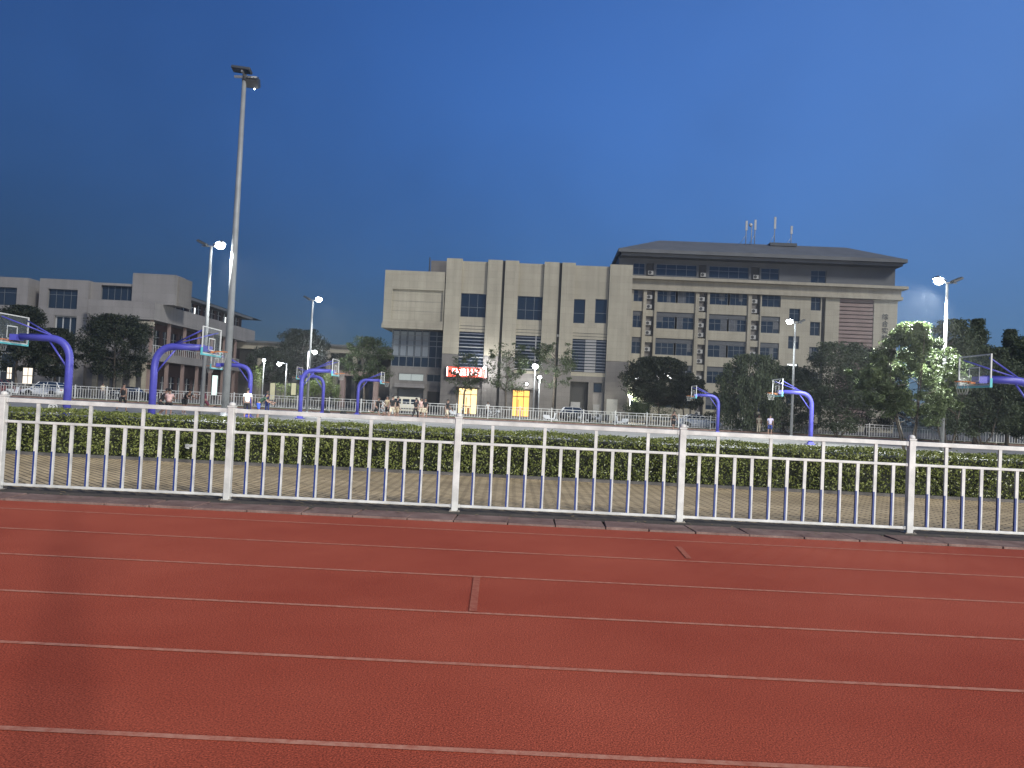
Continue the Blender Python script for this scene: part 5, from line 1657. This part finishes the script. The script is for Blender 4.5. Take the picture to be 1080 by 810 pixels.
def wheel(parent, x, y, r=0.32, w=0.2, nm='wheel'):
    n = 18
    rings = [(r * 0.72, -w / 2), (r * 0.95, -w / 2), (r, -w / 2 + 0.03), (r, w / 2 - 0.03), (r * 0.95, w / 2), (r * 0.72, w / 2)]
    vs, fs = [], []
    for rr, yy in rings:
        for k in range(n):
            a = 2 * math.pi * k / n; vs.append((x + rr * math.cos(a), y + yy, r + rr * math.sin(a)))
    for i in range(len(rings)):
        for k in range(n):
            j = (i + 1) % len(rings)
            fs.append((i * n + k, i * n + (k + 1) % n, j * n + (k + 1) % n, j * n + k))
    mb = MB(); mb.add(vs, fs, 0, True)
    o = mb.obj(nm, M['tyre'], parent)
    rb = MB()
    for s in (-1, 1):
        yy = y + s * (w / 2 - 0.035)
        for k in range(5):
            a = 2 * math.pi * k / 5
            c = Vector((x + 0.36 * r * math.cos(a), yy, r + 0.36 * r * math.sin(a)))
            rb.obox(c, (r * 0.70, 0.025, 0.075), Matrix.Rotation(-a, 3, 'Y'))
    pts = [(x + r * 0.73 * math.cos(2 * math.pi * k / n), r + r * 0.73 * math.sin(2 * math.pi * k / n)) for k in range(n)]
    rb.prism(pts, y - w / 2 + 0.06, y + w / 2 - 0.06)
    rb.obj('rim', M['rim'], o)

def car(label, px, Y, heading, paint, kind='saloon', group='vehicles beyond the far fence', z=0.0, top=None):
    """local +x is the nose; heading 0 points to the photo's right"""
    rt = thing('parked_car', label, 'car', (gx(px, Y), Y, z), R(heading), group)
    if kind == 'saloon': L, H, xs0, xs1, xr0, xr1 = 4.6, 1.46, 0.85, 0.15, -1.0, -1.75
    else: L, H, xs0, xs1, xr0, xr1 = 4.3, 1.60, 0.95, 0.25, -1.55, -2.0
    W = 0.88
    h = L / 2
    sec = [(-h, 0.50, 0.86), (-h + 0.12, 0.30, 0.93), (-h + 0.6, 0.20, 0.97), (xr0, 0.19, 0.96), (xs0, 0.19, 0.93), (h - 0.75, 0.20, 0.83), (h - 0.2, 0.26, 0.72), (h, 0.42, 0.60)]
    vs, fs = [], []
    for i, (x, zb, zt) in enumerate(sec):
        wi = W * (0.86 if i in (0, len(sec) - 1) else 0.97 if i in (1, len(sec) - 2) else 1.0)
        prof = [(-wi * 0.9, zb), (-wi, zb + 0.12), (-wi, (zb + zt) / 2 + 0.1), (-wi * 0.90, zt), (0, zt + 0.025), (wi * 0.90, zt), (wi, (zb + zt) / 2 + 0.1), (wi, zb + 0.12), (wi * 0.9, zb)]
        for y, zz in prof: vs.append((x, y, zz))
    m_ = 9
    for i in range(len(sec) - 1):
        for k in range(m_ - 1): fs.append((i * m_ + k, i * m_ + k + 1, (i + 1) * m_ + k + 1, (i + 1) * m_ + k))
        fs.append((i * m_ + m_ - 1, i * m_, (i + 1) * m_, (i + 1) * m_ + m_ - 1))
    fs.append(tuple(range(m_))); fs.append(tuple((len(sec) - 1) * m_ + k for k in range(m_))[::-1])
    mb = MB(); mb.add(vs, fs, 0, True)
    # cabin pillars and roof
    zb = 0.94
    base = [(xs0, zb - 0.03), (xr1 if kind != 'saloon' else xr1, zb)]
    roof0, roof1 = xs1, xr0
    wr = W * 0.72; wb = W * 0.90
    mb.obj('body', M[paint], rt)
    cb = MB()
    P = lambda x, s, t: (x, s * (wb + (wr - wb) * t), zb + (H - zb) * t)
    def pillar(x0, x1, s, th=0.06):
        a0, a1 = Vector(P(x0, s, 0)), Vector(P(x1, s, 0.97))
        cb.tube([a0, a1], th * 0.5, 6)
    for s in (-1, 1):
        pillar(xs0, xs1, s); pillar(xr1, xr0, s, 0.12); pillar((xs0 + xr1) / 2 - 0.02, (xs1 + xr0) / 2 + 0.02, s)
    # roof shell
    n = 6; rv, rf = [], []
    for i in range(n + 1):
        t = i / n; x = roof0 + (roof1 - roof0) * t
        z = H - 0.06 + 0.075 * math.sin(math.pi * (0.12 + 0.76 * t))
        for y in (-wr, -wr * 0.55, 0, wr * 0.55, wr): rv.append((x, y, z + 0.035 * (1 - (y / wr) ** 2)))
    for i in range(n):
        for q in range(4): rf.append((i * 5 + q, i * 5 + q + 1, i * 5 + q + 6, i * 5 + q + 5))
    cb.add(rv, rf, 0, True)
    cb.add([(x, y, z - 0.05) for x, y, z in rv], rf, 0, True)
    ro = cb.obj('roof', M[top or paint], rt)
    gl = MB()
    q = 0.985
    A = [P(xs0 - 0.01, -q, 0), P(xs0 - 0.01, q, 0), P(xs1 - 0.01, q, 0.95), P(xs1 - 0.01, -q, 0.95)]
    gl.add(A, [(0, 1, 2, 3)]); gl.obj('windscreen', M['glass'], rt)
    gl = MB(); gl.add([P(xr1 + 0.01, -q, 0), P(xr1 + 0.01, q, 0), P(xr0 + 0.01, q, 0.95), P(xr0 + 0.01, -q, 0.95)], [(0, 1, 2, 3)]); gl.obj('rear_window', M['glass'], rt)
    for s in (-1, 1):
        gl = MB(); gl.add([P(xs0, s * q, 0.02), P(xr1, s * q, 0.02), P(xr0, s * q, 0.95), P(xs1, s * q, 0.95)], [(0, 1, 2, 3)]); gl.obj('side_window', M['glass'], rt)
        lb = MB(); lb.box(h - 0.30, h - 0.05, s * 0.62 - 0.14, s * 0.62 + 0.14, 0.56, 0.69); lb.obj('headlight', M['headlight'], rt)
        lb = MB(); lb.box(-h - 0.005, -h + 0.2, s * 0.64 - 0.14, s * 0.64 + 0.14, 0.72, 0.86); lb.obj('taillight', M['taillight'], rt)
        lb = MB(); lb.box(xs0 - 0.3, xs0 - 0.12, s * (W + 0.09) - 0.09, s * (W + 0.09) + 0.09, 0.93, 1.07); lb.obj('wing_mirror', M[paint], rt)
        for x in (h - 0.95, -h + 0.95):
            wheel(rt, x, s * (W - 0.10))
            ar = MB()
            pts = [(x + 0.39 * math.cos(math.pi * k / 12), 0.32 + 0.39 * math.sin(math.pi * k / 12)) for k in range(13)]
            ar.prism(pts, s * (W + 0.004) - 0.004, s * (W + 0.004) + 0.004); ar.obj('wheel_arch', M['black'], rt)
        dh = MB(); dh.box(-0.45, -0.25, s * (W + 0.012) - 0.01, s * (W + 0.012) + 0.01, 0.76, 0.79); dh.box(0.45, 0.65, s * (W + 0.012) - 0.01, s * (W + 0.012) + 0.01, 0.75, 0.78)
        dh.obj('door_handle', M['dark_metal'], rt)
    bp = MB(); bp.box(h - 0.05, h + 0.03, -0.7, 0.7, 0.28, 0.44); bp.obj('bumper', M['dark_metal'], rt)
    return rt
car('white car parked behind the left purple hoop pole', 48, 81.5, 180, 'car_white', 'hatch')
car('reddish car cut off by the left edge of the picture', 1, 81.5, 8, 'car_red', 'hatch')
car('dark car behind the fence beside the player in the black vest', 142, 84.5, 0, 'car_black', 'saloon')
car('white saloon car between the drooping tree and the woman in black', 737, 80.5, 0, 'car_white', 'saloon')
car('dark car with pale roof parked behind the fence in front of the loading bay', 609, 90.5, 0, 'car_black', 'hatch', top='car_white')

def van():
    Y = 82.0
    rt = thing('delivery_van', 'cream van with two dark side windows behind the far fence', 'van', (gx(431.5, Y), Y, 0), 0, 'vehicles beyond the far fence')
    prof = [(-1.7, 0.35), (1.25, 0.35), (1.68, 0.45), (1.72, 0.85), (1.55, 1.05), (1.15, 1.78), (1.0, 1.86), (-1.62, 1.86), (-1.70, 1.75)]
    mb = MB(); mb.prism(prof, -0.78, 0.78); mb.obj('body', M['van_cream'], rt, bevel=0.05)
    for a, b in ((-1.45, -0.75), (-0.55, 0.15)):
        mb = MB(); mb.box(a, b, -0.80, -0.783, 1.12, 1.62); mb.obj('side_window', M['glass'], rt)
    mb = MB(); mb.prism([(0.32, 1.12), (1.30, 1.12), (1.06, 1.62), (0.32, 1.62)], -0.80, -0.783); mb.obj('door_window', M['glass'], rt)
    mb = MB(); mb.add([(1.50, -0.68, 1.10), (1.50, 0.68, 1.10), (1.19, 0.66, 1.74), (1.19, -0.66, 1.74)], [(0, 1, 2, 3)]); 
    mb.v = [(x + 0.03, y, z + 0.02) for x, y, z in mb.v]; mb.obj('windscreen', M['glass'], rt)
    for x in (-1.05, 1.0):
        for s in (-1, 1): wheel(rt, x, s * 0.68, 0.29, 0.18)
    for s in (-1, 1):
        mb = MB(); mb.box(1.66, 1.74, s * 0.58 - 0.13, s * 0.58 + 0.13, 0.70, 0.86); mb.obj('headlight', M['headlight'], rt)
        mb = MB(); mb.box(-1.73, -1.69, s * 0.64 - 0.08, s * 0.64 + 0.08, 0.75, 1.05); mb.obj('taillight', M['taillight'], rt)
        mb = MB(); mb.box(1.2, 1.32, s * 0.92 - 0.08, s * 0.92 + 0.08, 1.12, 1.34); mb.obj('wing_mirror', M['black'], rt)
    mb = MB(); mb.box(-1.68, 1.6, -0.792, -0.781, 0.56, 0.66); mb.obj('trim_strip', M['dark_metal'], rt)
van()

def ring(mb, c, r, t, n=20, m=0):
    pts = [(c[0] + r * math.cos(2 * math.pi * k / n), c[1], c[2] + r * math.sin(2 * math.pi * k / n)) for k in range(n + 1)]
    mb.tube(pts, t, 6, m, cap=False)

def bicycle(label, px, Y, heading, paint):
    rt = thing('bicycle', label, 'bicycle', (gx(px, Y), Y, 0.0), R(heading), 'bicycles and scooters parked along the fence')
    for x in (-0.52, 0.52):
        mb = MB(); ring(mb, (x, 0, 0.34), 0.32, 0.022)
        o = mb.obj('wheel', M['tyre'], rt)
        sp = MB()
        for k in range(7):
            a = math.pi * k / 7
            sp.tube([(x - 0.31 * math.cos(a), 0, 0.34 - 0.31 * math.sin(a)), (x + 0.31 * math.cos(a), 0, 0.34 + 0.31 * math.sin(a))], 0.004, 4)
        sp.obj('spokes', M['rim'], o)
    f = MB()
    bbk, seat, hd, hd2 = (-0.08, 0, 0.32), (-0.22, 0, 0.80), (0.36, 0, 0.82), (0.40, 0, 0.68)
    for a, b in ((bbk, seat), (seat, hd), (bbk, hd2), (hd, hd2), (seat, (-0.52, 0, 0.34)), (bbk, (-0.52, 0, 0.34)), (hd2, (0.52, 0, 0.34)), (hd, (0.33, 0, 0.98))):
        f.tube([a, b], 0.022, 6)
    f.obj('frame', M[paint], rt)
    mb = MB(); mb.sphere((-0.25, 0, 0.88), 0.13, 8, sy=0.7, sz=0.4); mb.obj('saddle', M['black'], rt)
    mb = MB(); mb.tube([(0.25, -0.27, 1.0), (0.35, -0.15, 0.99), (0.33, 0, 0.98), (0.35, 0.15, 0.99), (0.25, 0.27, 1.0)], 0.016, 6); mb.obj('handlebar', M['dark_metal'], rt)
    mb = MB(); mb.box(0.42, 0.72, -0.16, 0.16, 0.72, 0.94); mb.obj('basket', M['grey_metal'], rt)
    return rt
def scooter(label, px, Y, heading, paint):
    rt = thing('electric_scooter', label, 'scooter', (gx(px, Y), Y, 0.0), R(heading), 'bicycles and scooters parked along the fence')
    for x in (-0.55, 0.58): wheel(rt, x, 0, 0.22, 0.10)
    mb = MB(); mb.prism([(-0.85, 0.52), (-0.60, 0.30), (-0.25, 0.26), (0.25, 0.22), (0.42, 0.30), (0.50, 0.92), (0.38, 0.95), (0.26, 0.40), (-0.08, 0.36), (-0.14, 0.68), (-0.80, 0.72)], -0.15, 0.15)
    mb.obj('body', M[paint], rt, bevel=0.03)
    mb = MB(); mb.box(-0.80, -0.10, -0.14, 0.14, 0.72, 0.80); mb.obj('seat', M['black'], rt, bevel=0.02)
    mb = MB(); mb.tube([(0.34, -0.30, 1.02), (0.44, 0, 0.98), (0.34, 0.30, 1.02)], 0.02, 6); mb.tube([(0.44, 0, 0.9), (0.44, 0, 1.0)], 0.03, 6); mb.obj('handlebar', M['dark_metal'], rt)
    for s in (-1, 1):
        mb = MB(); mb.tube([(0.38, s * 0.22, 1.02), (0.40, s * 0.25, 1.2)], 0.008, 4); mb.sphere((0.40, s * 0.25, 1.22), 0.05, 6, sx=0.3); mb.obj('mirror', M['dark_metal'], rt)
    mb = MB(); mb.sphere((0.52, 0, 0.86), 0.07, 8, sx=0.5); mb.obj('headlight', M['headlight'], rt)
    mb = MB(); mb.box(-0.75, -0.45, -0.15, 0.15, 0.82, 1.08); mb.obj('rear_box', M['black'], rt)
    return rt
scooter('white electric scooter just right of the walking person in black shirt', 483, 79.3, 0, 'car_white')
bicycle('white bicycle below the gap between the two lit doorways', 520.5, 79.6, 10, 'car_white')
bicycle('dark bicycle leaning by the person in white beyond the fence', 511, 79.9, -20, 'dark_metal')
scooter('white electric scooter alone right of the right lit doorway', 581.5, 79.3, 0, 'car_white')
for k, px in enumerate((600, 612, 622.5, 632, 641)):
    lab = ('dark scooter, first of the row left of the garden lamp', 'grey scooter second in the row in front of the loading bay', 'dark scooter in the middle of the row in front of the loading bay', 'grey scooter second from the end of the row nearest the garden lamp', 'dark scooter at the end of the row by the grey service door')[k]
    scooter(lab, px, 79.4, 70 + 8 * (k % 3), ('car_black', 'grey_metal')[k % 2])
scooter('white scooter with a dark box parked at the corner of the beige hall', 655, 79.6, 170, 'car_white')
bicycle('bicycle beside the woman in the black top', 717, 79.5, 0, 'grey_metal')
bicycle('pale bicycle beyond the fence under the dark round tree', 118, 79.6, 0, 'grey_metal')
scooter('scooter with a white mirror at the left edge beside the white car', 15.5, 79.4, 80, 'car_white')

# ------------------------------------------------------------------ boards, banners and small things
def board(label, px0, px1, py0, py1, Y, m, name='notice_board', legs=True, split=False):
    xa, xb = gx(px0, Y), gx(px1, Y); xm = (px0 + px1) / 2
    z1, z0 = at(xm, py0, Y).z, at(xm, py1, Y).z
    rt = thing(name, label, 'board', ((xa + xb) / 2, Y, 0))
    w = (xb - xa) / 2
    panels = [(-w, w, z0, z1)]
    if split:
        zm = (z0 + z1) / 2; panels = [(-w, -0.06, z0, zm - .04), (0.06, w, z0, zm - .04), (-w, -0.06, zm + .04, z1), (0.06, w, zm + .04, z1)]
    for a, b, c, d in panels:
        mb = MB(); mb.box(a, b, -0.04, 0.04, c, d); mb.obj('panel', M[m], rt)
    if legs:
        for s in (-1, 1):
            mb = MB(); mb.box(s * (w + 0.03) - 0.03, s * (w + 0.03) + 0.03, -0.05, 0.05, 0, z1 + 0.05); mb.obj('leg', M['dark_metal'], rt)
    return rt
M['board_warm'] = emis('backlit_cream_panel', (1.0, 0.86, 0.70), 0.75)
M['board_teal'] = emis('backlit_teal_panel', (0.75, 1.0, 0.92), 0.85)
M['board_yellow'] = mat('pale_yellow_panel', (0.62, 0.58, 0.36), 0.7)
board('white backlit notice board of four panels above the white car', 24.0, 33.8, 388, 404.5, 88, 'board_warm', split=True)
board('narrow white backlit upright board near the left edge', 7.2, 12, 387.5, 399.5, 89, 'board_warm', 'upright_board', split=True)
board('tall narrow teal-white backlit board right of the maroon player', 223.5, 228.8, 396, 416.5, 86, 'board_teal', 'upright_board')
board('cream upright board right of the white T-shirt player', 284.8, 290, 404, 421.5, 84, 'board_yellow', 'upright_board')
board('second cream upright board partly hidden by the outer arch', 307, 312, 404, 416.5, 88, 'board_yellow', 'upright_board')
def cloth23():
    Y = 19.2
    p = at(55.5, 432, Y)
    rt = thing('number_board', 'small round-topped white board with black 23 showing above the hedge', 'sign', (p.x, Y, 0))
    zt = at(55, 425, Y).z
    n = 10; w = 0.115
    poly = [(-w, zt - 0.27), (w, zt - 0.27)] + [(w * math.cos(math.pi * k / n), zt - 0.10 + 0.10 * math.sin(math.pi * k / n)) for k in range(n + 1)]
    mb = MB(); mb.prism(poly, -0.012, 0.012); mb.obj('panel', M['white_paint'], rt)
    mb = MB(); mb.box(-0.02, 0.02, -0.01, 0.01, 0, zt - 0.27); mb.obj('stake', M['dark_metal'], rt)
    cjk('23', 0.17, 'painted_number', M['black'], rt, (0.015, -0.014, zt - 0.12), 0.001)
cloth23()
def hedge_tag():
    p = at(199, 471.5, 16.42)
    rt = thing('plant_label', 'torn white paper scrap caught on the hedge front', 'litter', (p.x, 16.45, p.z))
    r = random.Random(3); mb = MB()
    for k in range(6):
        c = Vector((r.uniform(-.06, .06), r.uniform(-.02, .01), r.uniform(-.05, .05)))
        mb.obox(c, (0.07, 0.004, 0.05), Matrix.Rotation(r.uniform(-.7, .7), 3, 'Y') @ Matrix.Rotation(r.uniform(-.4, .4), 3, 'Z'))
    mb.obj('paper', M['white_paint'], rt)
hedge_tag()
def ball(label, px, Y, rad=0.12):
    rt = thing('basketball', label, 'ball', (gx(px, Y), Y, 0))
    mb = MB(); mb.sphere((0, 0, rad), rad, 14); o = mb.obj('ball_skin', M['orange'], rt)
    mb = MB(); ring(mb, (0, 0, rad), rad * 1.0, 0.004); mb.obj('seam', M['black'], o)
ball('orange basketball on the court near the walking player in black', 462, 56)
for k, (px, Y) in enumerate(((363, 68.5), (346, 66))):
    rt = thing('sports_bag', ('dark bag lying on the court near the right small hoop', 'black bag at the foot of the inner arch pole')[k], 'bag', (gx(px, Y), Y, 0))
    mb = MB(); mb.prism([(-0.28, 0.0), (0.28, 0), (0.26, 0.2), (0.15, 0.27), (-0.15, 0.27), (-0.26, 0.2)], -0.14, 0.14); mb.obj('bag_body', M['black'], rt, bevel=0.03)
    mb = MB(); mb.tube([(-0.14, 0, 0.25), (-0.08, 0, 0.38), (0.08, 0, 0.38), (0.14, 0, 0.25)], 0.015, 6); mb.obj('handle', M['dark_metal'], rt)
# ------------------------------------------------------------------ dusk haze
def haze():
    mb = MB(); mb.box(-460, 460, -130, 420, -1.2, 40)
    mt = bpy.data.materials.new('dusk_haze'); mt.use_nodes = True
    n, l = mt.node_tree.nodes, mt.node_tree.links
    n.remove(n['Principled BSDF'])
    v = n.new('ShaderNodeVolumePrincipled')
    v.inputs['Color'].default_value = (0.85, 0.88, 0.92, 1)
    v.inputs['Density'].default_value = HAZE
    v.inputs['Anisotropy'].default_value = 0.55
    l.new(v.outputs[0], n['Material Output'].inputs['Volume'])
    tag(mb.obj('haze', mt), kind='stuff')
HAZE = 0.0005
haze()
SC.cycles.volume_bounces = 0
SC.cycles.volume_max_steps = 64
